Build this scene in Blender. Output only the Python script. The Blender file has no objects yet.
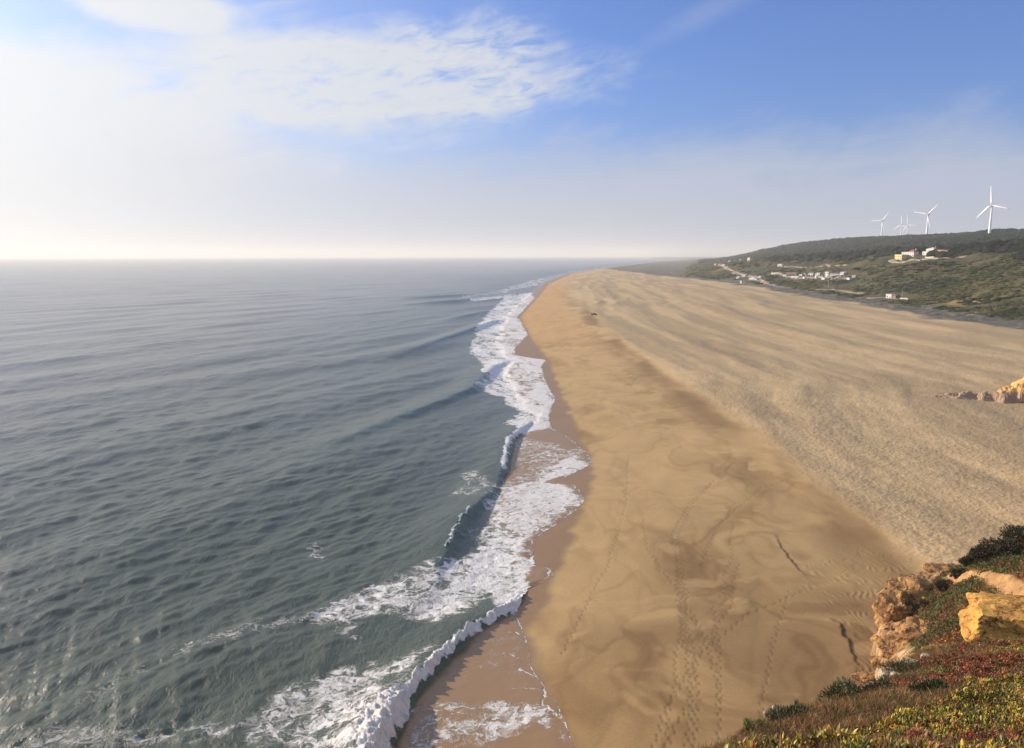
import bpy, math
import numpy as np
from mathutils import Vector, Matrix

# ------------------------------------------------------------------ camera
scene = bpy.context.scene
COL = scene.collection
H = 45.0                       # camera height above the sea
FPX = 745.0                    # focal length in pixels of the 1024 px wide photo
PITCH = math.radians(9.02)
ROLL = 0.0022
fw = np.array([0, math.cos(PITCH), -math.sin(PITCH)])
r0 = np.array([1.0, 0, 0]); u0 = np.array([0, math.sin(PITCH), math.cos(PITCH)])
up = u0 * math.cos(ROLL) + r0 * math.sin(ROLL)
rt = r0 * math.cos(ROLL) - u0 * math.sin(ROLL)
CAMP = np.array([0.0, 0.0, H])
cd = bpy.data.cameras.new('camera')
cd.sensor_width = 36.0
cd.lens = FPX / 1024 * 36.0
cd.clip_start = 0.5
cd.clip_end = 80000
cam = bpy.data.objects.new('camera', cd)
COL.objects.link(cam)
cam.matrix_world = Matrix(((rt[0], up[0], -fw[0], 0), (rt[1], up[1], -fw[1], 0), (rt[2], up[2], -fw[2], H), (0, 0, 0, 1)))
scene.camera = cam

# ------------------------------------------------------------------ exposure, sun, sky
scene.view_settings.view_transform = 'Standard'
scene.view_settings.look = 'None'
scene.view_settings.gamma = 1.0
scene.view_settings.exposure = 0.5
scene.render.engine = 'CYCLES'
scene.cycles.use_denoising = True
scene.cycles.max_bounces = 5
scene.cycles.diffuse_bounces = 2
scene.cycles.glossy_bounces = 2
scene.cycles.volume_bounces = 1
scene.cycles.caustics_reflective = False
scene.cycles.caustics_refractive = False
scene.cycles.sample_clamp_indirect = 4
scene.cycles.sample_clamp_direct = 2.2

SUN_AZ = math.radians(-62)     # from +Y, negative = to the left
SUN_EL = math.radians(17)
sd = np.array([math.sin(SUN_AZ) * math.cos(SUN_EL), math.cos(SUN_AZ) * math.cos(SUN_EL), math.sin(SUN_EL)])
sl = bpy.data.lights.new('sun', 'SUN')
sl.energy = 4.7
sl.angle = math.radians(0.6)
sl.color = (1.0, 0.83, 0.62)
sun = bpy.data.objects.new('sun', sl)
COL.objects.link(sun)
sun.rotation_euler = Vector(sd).to_track_quat('Z', 'Y').to_euler()


class NT:
    """small helper for node trees"""
    def __init__(s, tree):
        s.t = tree; tree.nodes.clear()

    def n(s, typ, **kw):
        nd = s.t.nodes.new(typ)
        ins = kw.pop('ins', {})
        for k, v in kw.items():
            setattr(nd, k, v)
        for k, v in ins.items():
            s.put(nd, k, v)
        return nd

    def put(s, nd, k, v):
        sock = nd.inputs[k]
        if isinstance(v, bpy.types.NodeSocket):
            s.t.links.new(v, sock)
        elif isinstance(v, bpy.types.Node):
            s.t.links.new(v.outputs[0], sock)
        else:
            if hasattr(v, '__len__') and len(v) == 3 and sock.type == 'RGBA':
                v = (*v, 1)
            sock.default_value = v

    def m(s, op, a, b=0.0, c=0.0, clamp=False):
        nd = s.t.nodes.new('ShaderNodeMath'); nd.operation = op; nd.use_clamp = clamp
        for i, v in enumerate((a, b, c)):
            s.put(nd, i, v)
        return nd.outputs[0]

    def ss(s, x, a, b):
        nd = s.t.nodes.new('ShaderNodeMapRange'); nd.interpolation_type = 'SMOOTHSTEP'
        s.put(nd, 0, x); s.put(nd, 1, a); s.put(nd, 2, b)
        return nd.outputs[0]

    def mix(s, f, a, b, mode='MIX'):
        nd = s.t.nodes.new('ShaderNodeMix'); nd.data_type = 'RGBA'; nd.blend_type = mode
        s.put(nd, 0, f); s.put(nd, 6, a); s.put(nd, 7, b)
        return nd.outputs[2]

    def noise(s, vec, scale, detail=4, rough=.55, dist=0.0, typ=None):
        nd = s.n('ShaderNodeTexNoise', ins={'Scale': scale, 'Detail': detail, 'Roughness': rough, 'Distortion': dist})
        s.put(nd, 'Vector', vec)
        return nd.outputs['Fac']


world = bpy.data.worlds.new('World')
scene.world = world
world.use_nodes = True
w = NT(world.node_tree)
tc = w.n('ShaderNodeTexCoord')
sky = w.n('ShaderNodeTexSky', sky_type='NISHITA', sun_disc=False, sun_elevation=SUN_EL, sun_rotation=SUN_AZ,
          altitude=0, air_density=1.0, dust_density=1.6, ozone_density=1.6)
sep = w.n('ShaderNodeSeparateXYZ', ins={0: tc.outputs['Generated']})
dx, dy, dz = sep.outputs
el = w.m('ARCSINE', dz)
az = w.m('ARCTAN2', dx, dy)
cb = w.n('ShaderNodeCombineXYZ', ins={0: az, 1: el, 2: 0.0}).outputs[0]
# sheared coordinates: the cirrus streaks rise to the right
shr = w.n('ShaderNodeCombineXYZ', ins={0: w.m('MULTIPLY', az, 2.2), 1: w.m('SUBTRACT', w.m('MULTIPLY', el, 7.0), w.m('MULTIPLY', az, 1.1)), 2: 0.3}).outputs[0]
n1 = w.noise(shr, 2.4, 7, .6, .6)
n2 = w.noise(cb, 9.0, 6, .6, .4)
n3 = w.noise(shr, 8.5, 9, .68, .5)
nz = w.m('ADD', w.m('MULTIPLY', w.m('SUBTRACT', n1, .5), 1.0), w.m('MULTIPLY', w.m('SUBTRACT', n2, .5), .5))


def ellipse(cx, cy, rx, ry, ang):
    """soft patch of cloud round an azimuth / elevation given in photo pixels"""
    a0 = math.atan((cx - 512) / 745); e0 = math.atan((257 - cy) / 745 * math.cos(a0))
    ca, sa = math.cos(ang), math.sin(ang)
    da = w.m('SUBTRACT', az, a0); de = w.m('SUBTRACT', el, e0)
    p = w.m('DIVIDE', w.m('ADD', w.m('MULTIPLY', da, ca), w.m('MULTIPLY', de, sa)), rx / 745)
    q = w.m('DIVIDE', w.m('SUBTRACT', w.m('MULTIPLY', de, ca), w.m('MULTIPLY', da, sa)), ry / 745)
    return w.m('SQRT', w.m('ADD', w.m('MULTIPLY', p, p), w.m('MULTIPLY', q, q)))


e1 = w.m('SUBTRACT', 1.15, ellipse(375, 92, 240, 56, math.radians(1)))
e2 = w.m('SUBTRACT', 1.1, ellipse(30, 140, 270, 95, 0.0))
e3 = w.m('SUBTRACT', 1.0, ellipse(150, 15, 130, 30, math.radians(-10)))
em = w.m('MAXIMUM', w.m('MAXIMUM', e1, e2), e3)
plume = w.ss(w.m('ADD', em, w.m('MULTIPLY', nz, 1.0)), 0.0, .55)
plume = w.m('MULTIPLY', plume, w.ss(w.m('ADD', n3, w.m('MULTIPLY', az, -.35)), .24, .60))
# thin veil over the left half
veil = w.m('MULTIPLY', w.ss(w.m('SUBTRACT', w.m('MULTIPLY', nz, .3), az), -.10, .45), .34)
# stratus and haze low above the horizon
low = w.ss(w.m('ADD', el, w.m('MULTIPLY', nz, .11)), .175, .085)
wisp = w.m('MULTIPLY', w.ss(w.m('ADD', w.m('SUBTRACT', 1.0, ellipse(690, 35, 130, 22, math.radians(22))), nz), .35, 1.0), .14)
ray = w.n('ShaderNodeVectorMath', operation='DOT_PRODUCT', ins={0: tc.outputs['Generated'], 1: tuple(sd)}).outputs['Value']
glow = w.m('POWER', w.m('MAXIMUM', ray, 0.0), 4.5)
cloudc = w.mix(glow, (6.0, 6.4, 7.2), (10.4, 10.5, 10.4))
lowc = w.mix(glow, (4.7, 5.1, 6.3), (11.4, 11.3, 10.8))
tint = w.mix(1.0, sky.outputs[0], (0.66, .97, 1.75), 'MULTIPLY')
veil = w.m('MAXIMUM', veil, w.m('MULTIPLY', w.ss(el, .36, .62), .5))  # unseen overhead veil added to whiten reflections on the water
c = w.mix(veil, tint, cloudc)
c = w.mix(wisp, c, cloudc)
c = w.mix(plume, c, cloudc)
c = w.mix(w.m('MULTIPLY', low, .82), c, lowc)
bg = w.n('ShaderNodeBackground', ins={'Color': c, 'Strength': 0.075})
w.n('ShaderNodeOutputWorld', ins={0: bg})

# ------------------------------------------------------------------ geometry helpers


def ray_dir(px, py):
    px = np.asarray(px, float); py = np.asarray(py, float)
    return fw + np.multiply.outer((px - 512) / FPX, rt) - np.multiply.outer((py - 374) / FPX, up)


def at(px, py, z=0.0):
    d = ray_dir(px, py)
    t = (z - H) / d[..., 2]
    return d * t[..., None] + CAMP if np.ndim(t) else d * t + CAMP


def lin(pts, z=0.0):
    p = np.array(pts, float)
    return at(p[:, 0], p[:, 1], z)


def _hash(ix, iy, seed):
    h = (ix.astype(np.int64) * 374761393 + iy.astype(np.int64) * 668265263 + seed * 1442695041) & 0xffffffff
    h = ((h ^ (h >> 13)) * 1274126177) & 0xffffffff
    return ((h ^ (h >> 16)) & 0xffff) / 65535.0


def vnoise(x, y, seed=0):
    x, y = np.broadcast_arrays(np.asarray(x, float), np.asarray(y, float))
    ix = np.floor(x); iy = np.floor(y); fx = x - ix; fy = y - iy
    fx = fx * fx * fx * (fx * (fx * 6 - 15) + 10); fy = fy * fy * fy * (fy * (fy * 6 - 15) + 10)
    a = _hash(ix, iy, seed); b = _hash(ix + 1, iy, seed); c_ = _hash(ix, iy + 1, seed); d = _hash(ix + 1, iy + 1, seed)
    return (a + (b - a) * fx) * (1 - fy) + (c_ + (d - c_) * fx) * fy


def fbm(x, y, seed=0, octs=4, gain=.5):
    """fractal noise about -1..1"""
    s = 0; a = 1; n = 0
    ca, sa = math.cos(.6), math.sin(.6)
    for i in range(octs):
        s = s + a * (vnoise(x, y, seed + i * 17) * 2 - 1); n += a; a *= gain
        x, y = (x * ca - y * sa) * 2.03 + 5.3, (x * sa + y * ca) * 2.03 + 1.7
    return s / n * 1.5


def sst(x, a, b):
    t = np.clip((x - a) / (b - a), 0, 1)
    return t * t * (3 - 2 * t)


def sdist(x, y, P, attrs=()):
    """distance to polyline P (n,2+), side (+ = to the right of its direction) and interpolated attributes"""
    best = np.full(np.shape(x), 1e18); side = np.zeros(np.shape(x)); out = [np.zeros(np.shape(x)) for _ in attrs]
    for i in range(len(P) - 1):
        ax, ay = P[i][0], P[i][1]; bx, by = P[i + 1][0] - ax, P[i + 1][1] - ay
        L = bx * bx + by * by + 1e-12
        t = np.clip(((x - ax) * bx + (y - ay) * by) / L, 0, 1)
        qx = x - ax - t * bx; qy = y - ay - t * by
        d = qx * qx + qy * qy
        m = d < best
        best = np.where(m, d, best); side = np.where(m, np.sign(bx * qy - by * qx) * -1, side)
        for k, at_ in enumerate(attrs):
            out[k] = np.where(m, at_[i] + (at_[i + 1] - at_[i]) * t, out[k])
    return np.sqrt(best), side, out


def inside(x, y, P):
    c_ = np.zeros(np.shape(x), bool)
    j = len(P) - 1
    for i in range(len(P)):
        yi, yj, xi, xj = P[i][1], P[j][1], P[i][0], P[j][0]
        if yi != yj:
            c_ ^= ((yi > y) != (yj > y)) & (x < (xj - xi) * (y - yi) / (yj - yi) + xi)
        j = i
    return c_


def soft_poly(x, y, P, soft):
    d, _, _ = sdist(x, y, list(P) + [P[0]])
    return sst(np.where(inside(x, y, P), d, -d), -soft, soft)


def grid_mesh(name, X, Y, Z, keep=None, smooth=True):
    """mesh from a (rows, cols) grid of points"""
    R, C = X.shape
    co = np.stack([X, Y, Z], -1).reshape(-1, 3).astype(np.float32)
    idx = np.arange(R * C).reshape(R, C)
    q = np.stack([idx[:-1, :-1], idx[:-1, 1:], idx[1:, 1:], idx[1:, :-1]], -1).reshape(-1, 4)
    if keep is not None:
        q = q[keep.reshape(-1)]
    me = bpy.data.meshes.new(name)
    me.vertices.add(len(co)); me.vertices.foreach_set('co', co.ravel())
    me.loops.add(q.size); me.loops.foreach_set('vertex_index', q.ravel().astype(np.int32))
    me.polygons.add(len(q)); me.polygons.foreach_set('loop_start', np.arange(0, q.size, 4, dtype=np.int32))
    me.polygons.foreach_set('use_smooth', np.full(len(q), smooth))
    me.update(); me.validate()
    return me


def soup_mesh(name, V, F, smooth=False):
    """mesh from vertex array and equal sized faces"""
    V = np.asarray(V, np.float32); F = np.asarray(F, np.int32)
    me = bpy.data.meshes.new(name)
    k = F.shape[1]
    me.vertices.add(len(V)); me.vertices.foreach_set('co', V.ravel())
    me.loops.add(F.size); me.loops.foreach_set('vertex_index', F.ravel())
    me.polygons.add(len(F)); me.polygons.foreach_set('loop_start', np.arange(0, F.size, k, dtype=np.int32))
    me.polygons.foreach_set('use_smooth', np.full(len(F), smooth))
    me.update()
    return me


def fattr(me, name, arr):
    a = me.attributes.new(name, 'FLOAT', 'POINT'); a.data.foreach_set('value', np.asarray(arr, np.float32).ravel())


def cattr(me, name, arr):
    arr = np.asarray(arr, np.float32).reshape(-1, arr.shape[-1])
    rgba = np.ones((len(arr), 4), np.float32); rgba[:, :3] = arr[:, :3]
    a = me.attributes.new(name, 'FLOAT_COLOR', 'POINT'); a.data.foreach_set('color', rgba.ravel())


def link(name, me, mat=None, parent=None, **props):
    o = bpy.data.objects.new(name, me)
    if mat is not None:
        me.materials.append(mat)
    COL.objects.link(o)
    if parent is not None:
        o.parent = parent
    for k, v in props.items():
        o[k] = v
    return o


def material(name):
    m = bpy.data.materials.new(name); m.use_nodes = True
    return m, NT(m.node_tree)


def lerp3(a, b, t):
    return a + (np.asarray(b) - a) * t[..., None]


# ------------------------------------------------------------------ the lie of the land
_c = lin([(398, 775), (398, 715), (440, 668), (500, 625), (525, 575), (505, 520), (512, 480), (518, 450), (530, 430), (530, 410),
          (515, 370), (505, 350), (505, 325), (515, 310), (525, 302), (532, 294), (545, 283), (570, 273), (620, 266), (660, 261.8), (692, 259.3)])
_cx = np.concatenate([[_c[0, 0] - 14], _c[:, 0], [_c[-1, 0] * 2.6]]); _cy = np.concatenate([[20], _c[:, 1], [70000]])


def coast(y):
    return np.interp(y, _cy, _cx)


def coast_smooth(y):
    return (coast(y * .93) + coast(y) + coast(y * 1.07)) / 3


def smax(a, b, k):
    h = np.clip(.5 + .5 * (a - b) / k, 0, 1)
    return b + (a - b) * h + k * h * (1 - h)


RIDGES = [(82, 5.5, .5), (113, 6, .22), (148, 7.5, .62), (196, 10, .5), (236, 11, .45), (66, 3, .15)]


def hill(x, y):
    """vegetated dunes and wooded ridge behind the beach"""
    toe = np.maximum(np.interp(y, [0, 440, 870, 1150, 3000], [310, 305, 335, 350, 350]), .224 * y)
    toe = toe + 10 * fbm(y / 90, x * 0, 3, 2)
    zp = np.interp(y, [0, 760, 1100, 1600, 2500, 4600, 6000], [46, 43, 38, 24, 15, 8, 0])
    zr = np.interp(y, [0, 1600, 2420, 3300, 3930, 4600, 5600], [84, 82, 86, 74, 54, 38, 0]) - zp
    a = sst(x, toe, toe + 190) * zp
    b = sst(x, toe + 150, np.maximum(1120, toe + 500)) * np.maximum(zr, 0)
    m = sst(x, toe + 10, toe + 120)
    n = fbm(x / 75, y / 75, 21, 4) * 5.5 * m * sst(zp, 5, 30) + fbm(x / 260, y / 260, 9, 3) * 6 * sst(x, toe + 150, toe + 500)
    n = n + (1 - np.abs(fbm(x / 34 + y / 90, y / 48, 33, 3))) * 2.4 * m * (1 - sst(x, 650, 900))
    return a + b + n


PATCH = []      # flattened terraces on the hill: (x, y, radius, z)


def beach(x, y):
    s = x - coast_smooth(y)
    z = np.interp(s, [-400, -60, -6, 0, 8, 28, 48, 56, 70, 120, 300, 345], [-9, -4, -.4, .05, .55, 1.9, 3.1, 3.75, 4.0, 4.1, 4.6, 5.6])
    far = 1 + y / 900
    wob = 9 * fbm(y / 85, s * 0 + 2, 5, 3)
    und = fbm((s + wob) / 17 / far, y / 95 / far, 41, 3) * .52
    und = und + fbm((s + wob) / 6.0 / far, y / 42 / far, 47, 3) * .16
    for r_, w_, a_ in RIDGES:
        q_ = s - r_ + wob * .7 - .02 * (y - 200) * (r_ > 100)
        z = z + a_ * np.exp(-(q_ / w_) ** 2) * (.55 + .6 * vnoise(y / 150, s * 0 + r_, 43)) * (s > 40)
    z = z + und * sst(s, 46, 70) * (1 - .5 * sst(y, 500, 1500))
    # low swells of the smooth damp sand
    z = z + fbm(s / 13, y / 22, 51, 3) * .16 * sst(s, 8, 22) * (1 - sst(s, 50, 62))
    # hummocky dune strip along the foot of the hill
    z = z + np.maximum(fbm(x / 9, y / 12, 55, 3), 0) * 1.6 * sst(s, 255, 320)
    return z


def terrain(x, y):
    z = beach(x, y) + hill(x, y)
    for (cx_, cy_, r_, z_) in PATCH:
        d = np.hypot(x - cx_, y - cy_)
        k = 1 - sst(d, r_, r_ * 1.7)
        z = z + (z_ - z) * k
    return z


def hit(px, py, t0=200.0, t1=7000.0):
    """where the sight line through a pixel meets the land"""
    d = ray_dir(px, py)
    t = np.geomspace(t0, t1, 4000)
    P = CAMP + t[:, None] * d
    g = P[:, 2] - terrain(P[:, 0], P[:, 1])
    k = np.argmax(g < 0)
    if g[k] >= 0:
        k = len(t) - 1
    ta, tb = t[max(k - 1, 0)], t[k]
    p = CAMP + .5 * (ta + tb) * d
    return np.array([p[0], p[1], float(terrain(p[0], p[1]))])


def rows_from(y0, y1, f1, f2, far):
    """depths whose spacing keeps to about one photo pixel on the ground"""
    ys = [y0]
    while ys[-1] < y1:
        y = ys[-1]
        ys.append(y + min(f1 * (y * y + 1700) / (41 * 745), f2 * y if y < far else .04 * y))
    return np.array(ys)
# ------------------------------------------------------------------ ground: beach, dunes and hills in one sheet
vw = lambda pts, z=3.0: lin(pts, z)[:, :2]
WETLINE = lin([(590, 790), (570, 748), (548, 700), (530, 655), (532, 625), (545, 600), (560, 560), (578, 520), (590, 490), (592, 470),
               (584, 450), (574, 425), (564, 402), (556, 384), (549, 362), (534, 345), (528, 334), (519, 317), (532, 302), (538, 296), (547, 284), (572, 273.4), (622, 266.1)], .8)
_wy = WETLINE[:, 1]; _wx = WETLINE[:, 0]


def wetx(y):
    return np.interp(y, _wy, _wx)


BERM = lin([(1010, 640), (938, 590), (925, 570), (905, 545), (880, 522), (845, 500), (815, 478), (775, 447), (758, 430), (715, 405),
            (690, 385), (655, 362), (620, 338), (600, 322), (590, 308)], 3.9)
by_ = BERM[:, 1]; bx_ = BERM[:, 0]
SCARP1 = lin([(776, 530), (783, 545), (796, 562), (808, 573)], 3.2)
SCARP2 = lin([(828, 612), (842, 620), (850, 640), (857, 664)], 3.4)


def seg_lines(x, y):
    out = []
    for S in (SCARP1, SCARP2):
        d, sd_, _ = sdist(x, y, S)
        tl = np.hypot(x - S[0, 0], y - S[0, 1])
        out.append((d, sd_))
    return out


ys = np.concatenate([rows_from(40, 6500, .85, .0085, 1e9), np.geomspace(6800, 60000, 40)])
ts = np.concatenate([np.linspace(-.5, -.2, 20)[:-1], np.arange(-.2, .74, 1.15 / 745), np.linspace(.745, 1.5, 90)])
TY, TT = np.meshgrid(ys, ts, indexing='ij')
TX = TY * TT
TZ = terrain(TX, TY)
s_ = TX - coast_smooth(TY)
near = TY < 260
# footprints: pits of real depth pressed into the damp sand
TRAILS = [([(672, 760), (678, 700), (683, 650), (688, 600), (684, 560)], 1), ([(690, 760), (696, 700), (694, 650), (690, 610), (690, 580)], 2),
          ([(700, 750), (703, 690), (702, 640), (697, 600)], 1), ([(686, 640), (682, 600), (680, 560), (672, 530), (690, 500), (712, 480)], 3),
          ([(752, 720), (765, 660), (775, 620), (785, 590)], 1), ([(735, 520), (730, 560), (728, 590)], 1), ([(640, 760), (655, 700), (690, 650), (740, 610), (800, 590)], 1), ([(720, 700), (700, 640), (675, 590), (640, 540), (630, 500)], 1),
          ([(560, 640), (600, 560), (618, 500), (622, 450)], 1), ([(700, 560), (720, 520), (760, 490), (800, 480)], 1), ([(665, 740), (690, 690), (700, 640), (730, 600), (735, 560)], 1)]
frng = np.random.default_rng(5)
ys_c = ys
pit = np.zeros_like(TZ); rim = np.zeros_like(TZ)
for pts, lanes in TRAILS:
    P = lin(pts, 2.6)
    seg = np.hypot(*(np.diff(P[:, :2], axis=0).T)); L = np.concatenate([[0], np.cumsum(seg)])
    for ln in range(lanes):
        a = frng.uniform(0, .5); k = 0
        off = frng.normal(0, .5)
        while a < L[-1]:
            x = np.interp(a, L, P[:, 0]) + off + (.13 if k % 2 else -.13) + frng.normal(0, .04); y = np.interp(a, L, P[:, 1]) + frng.normal(0, .05)
            off += frng.normal(0, .07)
            i = np.searchsorted(ys, y); i0, i1 = max(i - 5, 0), i + 6
            j = np.searchsorted(ts, x / y); j0, j1 = max(j - 5, 0), j + 6
            dd = np.sqrt(((TX[i0:i1, j0:j1] - x) / .13) ** 2 + ((TY[i0:i1, j0:j1] - y) / .26) ** 2)
            pit[i0:i1, j0:j1] = np.maximum(pit[i0:i1, j0:j1], np.exp(-dd ** 2))
            a += .74 + frng.normal(0, .05); k += 1
TZ = TZ - pit * .05
# scarps cut by draining water
wm = np.zeros_like(TZ)
for S, hgt in ((SCARP1, .13), (SCARP2, .20)):
    d, sd_, (u,) = sdist(TX + .35 * fbm(TX / 1.5, TY / 1.5, 64, 3), TY, S, (np.linspace(0, 1, len(S)),))
    env = np.sin(np.clip(u, 0.02, .98) * math.pi) ** .6
    sg = d * sd_
    TZ = TZ + np.where(d < 6, hgt * env * (np.exp(-np.maximum(sg, 0) / 2.2) * sst(sg, -.16, .16)) * (1 - sst(d, 3, 6)), 0) * 1.0
    wm = np.maximum(wm, np.exp(-(d / .22) ** 2) * env)

bermx = np.interp(TY, by_[np.argsort(by_)], bx_[np.argsort(by_)])
sb = TX - bermx + .8 * fbm(TX / 3, TY / 6, 61, 3) + 1.2 * fbm(TX / 12, TY / 40, 62, 3)             # + = landward of the berm line
dry = sst(sb, -3.2, 3.2) * sst(TY, 60, 70) + 0
dry = np.where(TY > 560, np.maximum(dry, sst(TX - wetx(TY) - 25, 0, 40)), dry)
# little cusp step at the berm line
TZ = TZ + .16 * sst(sb, -1.6, 2.6) * (1 - sst(TY, 500, 700))
# trampled, pitted dry sand: real dimples where the mesh can carry them
dim = fbm(TX / .42, TY / .55, 71, 2)
TZ = TZ + dim * .034 * dry * (TX > 0) * (1 - sst(TY, 150, 330))
dim2 = fbm(TX / 1.9, TY / 2.6, 73, 2)
TZ = TZ + dim2 * .05 * dry * (1 - sst(TY, 350, 700)) * (s_ < 300)
# wind ripples below the near cliff
RIP = vw([(800, 560), (860, 545), (915, 560), (930, 600), (900, 640), (900, 700), (858, 690), (852, 640), (835, 610), (805, 585)], 3.6)
ripm = soft_poly(TX, TY, RIP, 1.6)
ph = (TX * .93 + TY * .36) / .78 + 1.2 * fbm(TX / 2.4, TY / 2.4, 81, 2)
TZ = TZ + np.sin(ph * 2 * math.pi) * .032 * ripm

wetd = TX - (wetx(TY) + .9 * fbm(TY / 4, TY * 0, 91, 3))
wet = 1 - sst(wetd, -.7, .9 + TY * .003)
# lower edge of the wood, read off the photograph and carried onto the hill
WEDGE = np.array([hit(a, b) for a, b in [(1100, 250), (1060, 252), (1024, 254), (985, 257), (955, 257), (925, 255), (895, 256), (860, 261), (830, 262.5), (800, 263), (770, 261), (745, 260), (725, 261), (705, 263), (692, 265)]])
_we = WEDGE[:, 0] / WEDGE[:, 1]; _wo = np.argsort(_we); _wr = np.hypot(WEDGE[:, 0], WEDGE[:, 1])


def wood_from(x, y):
    return np.interp(x / y, _we[_wo], _wr[_wo])


# ---- colours
veg_toe = np.interp(TY, [0, 440, 870, 1150, 1480, 1870, 2400, 5000, 30000], [262, 268, 300, 318, 300, 296, 296, 700, 6000])
vs = TX - veg_toe + 14 * fbm(TX / 26, TY / 40, 101, 4)
VEG = sst(vs, -4, 10)
n_a = fbm(TX / 30, TY / 70, 111, 4); n_b = fbm(TX / 5, TY / 9, 113, 4); n_c = fbm(s_ / 8, TY / 110, 117, 4)
damp_c = np.array([.44, .294, .134]); damp_d = np.array([.25, .150, .062]); dry_c = np.array([.50, .360, .190]); dry_g = np.array([.385, .277, .150])
wet_c = np.array([.27, .168, .080]); orange = np.array([.50, .295, .125])
col = np.ones(TX.shape + (3,)) * damp_c
# drainage stains: curved darker tongues of damp sand
wx_ = TX + 5 * fbm(TX / 11, TY / 15, 121, 3); wy_ = TY + 7 * fbm(TX / 12, TY / 16, 123, 3)
st = 1 - np.abs(fbm(wx_ / 9, wy_ / 17, 127, 3))
stain = sst(st, .80, 1.0) * .26 + sst(fbm(wx_ / 14, wy_ / 24, 131, 4) + .5 * sst(-TY, -110, -60), -.15, .75) * .62 + sst(fbm(wx_ / 5, wy_ / 14, 135, 4), .1, .8) * .3
col = lerp3(col, damp_d, np.clip(stain, 0, 1))
fl = sst(fbm(wx_ / 6, wy_ / 4, 133, 3), .25, .9)
col = lerp3(col, damp_c * 1.13, fl * .6)
col = col * (1 - .24 * (1 - sst(TY, 62, 150)) * sst(TX - wetx(TY), 2, 20))[..., None] * (1 + .10 * sst(TY, 170, 400))[..., None]  # dampness plus view-angle shading painted in: darker near, paler far
# old swash lines: thin cusped arcs left by earlier waves
for k_, (o1, amp_, per) in enumerate([(9, 3.0, 31), (14, 4.5, 44), (19, 3.5, 27), (25, 5.0, 52), (31, 4.0, 36), (38, 5.0, 60), (44, 3.0, 33)]):
    ln_ = s_ - o1 - amp_ * np.abs(np.sin(TY / per * math.pi + k_ * 1.3 + .8 * fbm(TY / 40, TY * 0 + k_, 66, 2))) - 1.6 * fbm(TX / 9, TY / 9, 67 + k_, 3)
    gate = sst(fbm(TX / 14, TY / 30, 75 + k_, 2), -.25, .3) * (1 - sst(TY, 280, 520))
    wl = .22 + TY * .0012
    col = col * (1 - (.065 * np.exp(-(ln_ / wl) ** 2) + .06 * sst(ln_, -2.4, 0) * (ln_ < 0)) * gate)[..., None]
edge = np.exp(-((sb + 5.5) / 5.5) ** 2) * .8 * sst(fbm(TX / 10, TY / 25, 63, 3), -.7, .3) * (1 - dry)
col = lerp3(col, damp_d * .82, edge)
dcol = lerp3(np.ones(TX.shape + (3,)) * dry_c, dry_g, sst(n_c + n_a * .5, -.35, .45))
dcol = dcol * (1 + .10 * n_b[..., None] * (1 - sst(TY, 150, 500))[..., None])
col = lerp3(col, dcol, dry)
# small darker spots following the dimple pattern of the dry sand
dp = sst(dim, .32, .85) * dry * (1 - sst(TY, 140, 320))
col = col * (1 - .30 * dp[..., None])
# the far stretch of the shore is coarser and more orange
om = sst(TY, 230, 520) * (1 - sst(TX - wetx(TY), 22, 42)) * (1 - sst(TY, 1100, 1900))
col = lerp3(col, orange, om * .8)
col = lerp3(col, wet_c, wet)
col = col * (1 - .5 * wm[..., None])  # shadow line of the scarps painted into the sand colour
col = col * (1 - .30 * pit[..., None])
# vegetated dunes
g1 = np.array([.078, .072, .032]); g2 = np.array([.034, .042, .019]); g3 = np.array([.105, .088, .040]); gr = np.array([.115, .110, .088]); soil = np.array([.19, .115, .055])
va = fbm(TX / 38, TY / 46, 141, 4); vb = fbm(TX / 11, TY / 14, 143, 4)
vcol = lerp3(np.ones(TX.shape + (3,)) * g1, g2, sst(va + .5 * vb, -.05, .4))
vcol = lerp3(vcol, g3, sst(vb - va * .5, .15, .8))
vcol = lerp3(vcol, soil, sst(fbm(TX / 60, TY / 80, 147, 3) + .3 * vb - .004 * np.abs(TX - 480), .15, .5) * sst(TY, 900, 1200) * .8)
# grey scrub strip along the toe
strip = 1 - sst(vs, 38, 62)
scol = lerp3(np.ones(TX.shape + (3,)) * gr, np.array([.23, .19, .13]), sst(fbm(TX / 8, TY / 5, 149, 4), .0, .6))
scol = lerp3(scol, np.array([.062, .066, .05]), sst(fbm(TX / 7, TY / 9, 151, 4), .1, .5) * .8)
flat = 1 - sst(TX, .215 * TY, .245 * TY)
strip = np.maximum(strip, flat * sst(TY, 1300, 1700))
vcol = lerp3(vcol, scol, strip)
vcol = lerp3(vcol, np.array([.030, .034, .020]), sst(np.hypot(TX, TY) - wood_from(TX, TY) + 30 * vb, 0, 40) * (TX > .24 * TY))
_o = hit(966, 303)
vcol = lerp3(vcol, np.array([.34, .22, .07]), np.exp(-(((TX - _o[0]) / 16) ** 2 + ((TY - _o[1]) / 26) ** 2)) * sst(vb, -.5, .2))
col = lerp3(col, vcol, VEG)
rough = 1 - wet * .5

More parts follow.
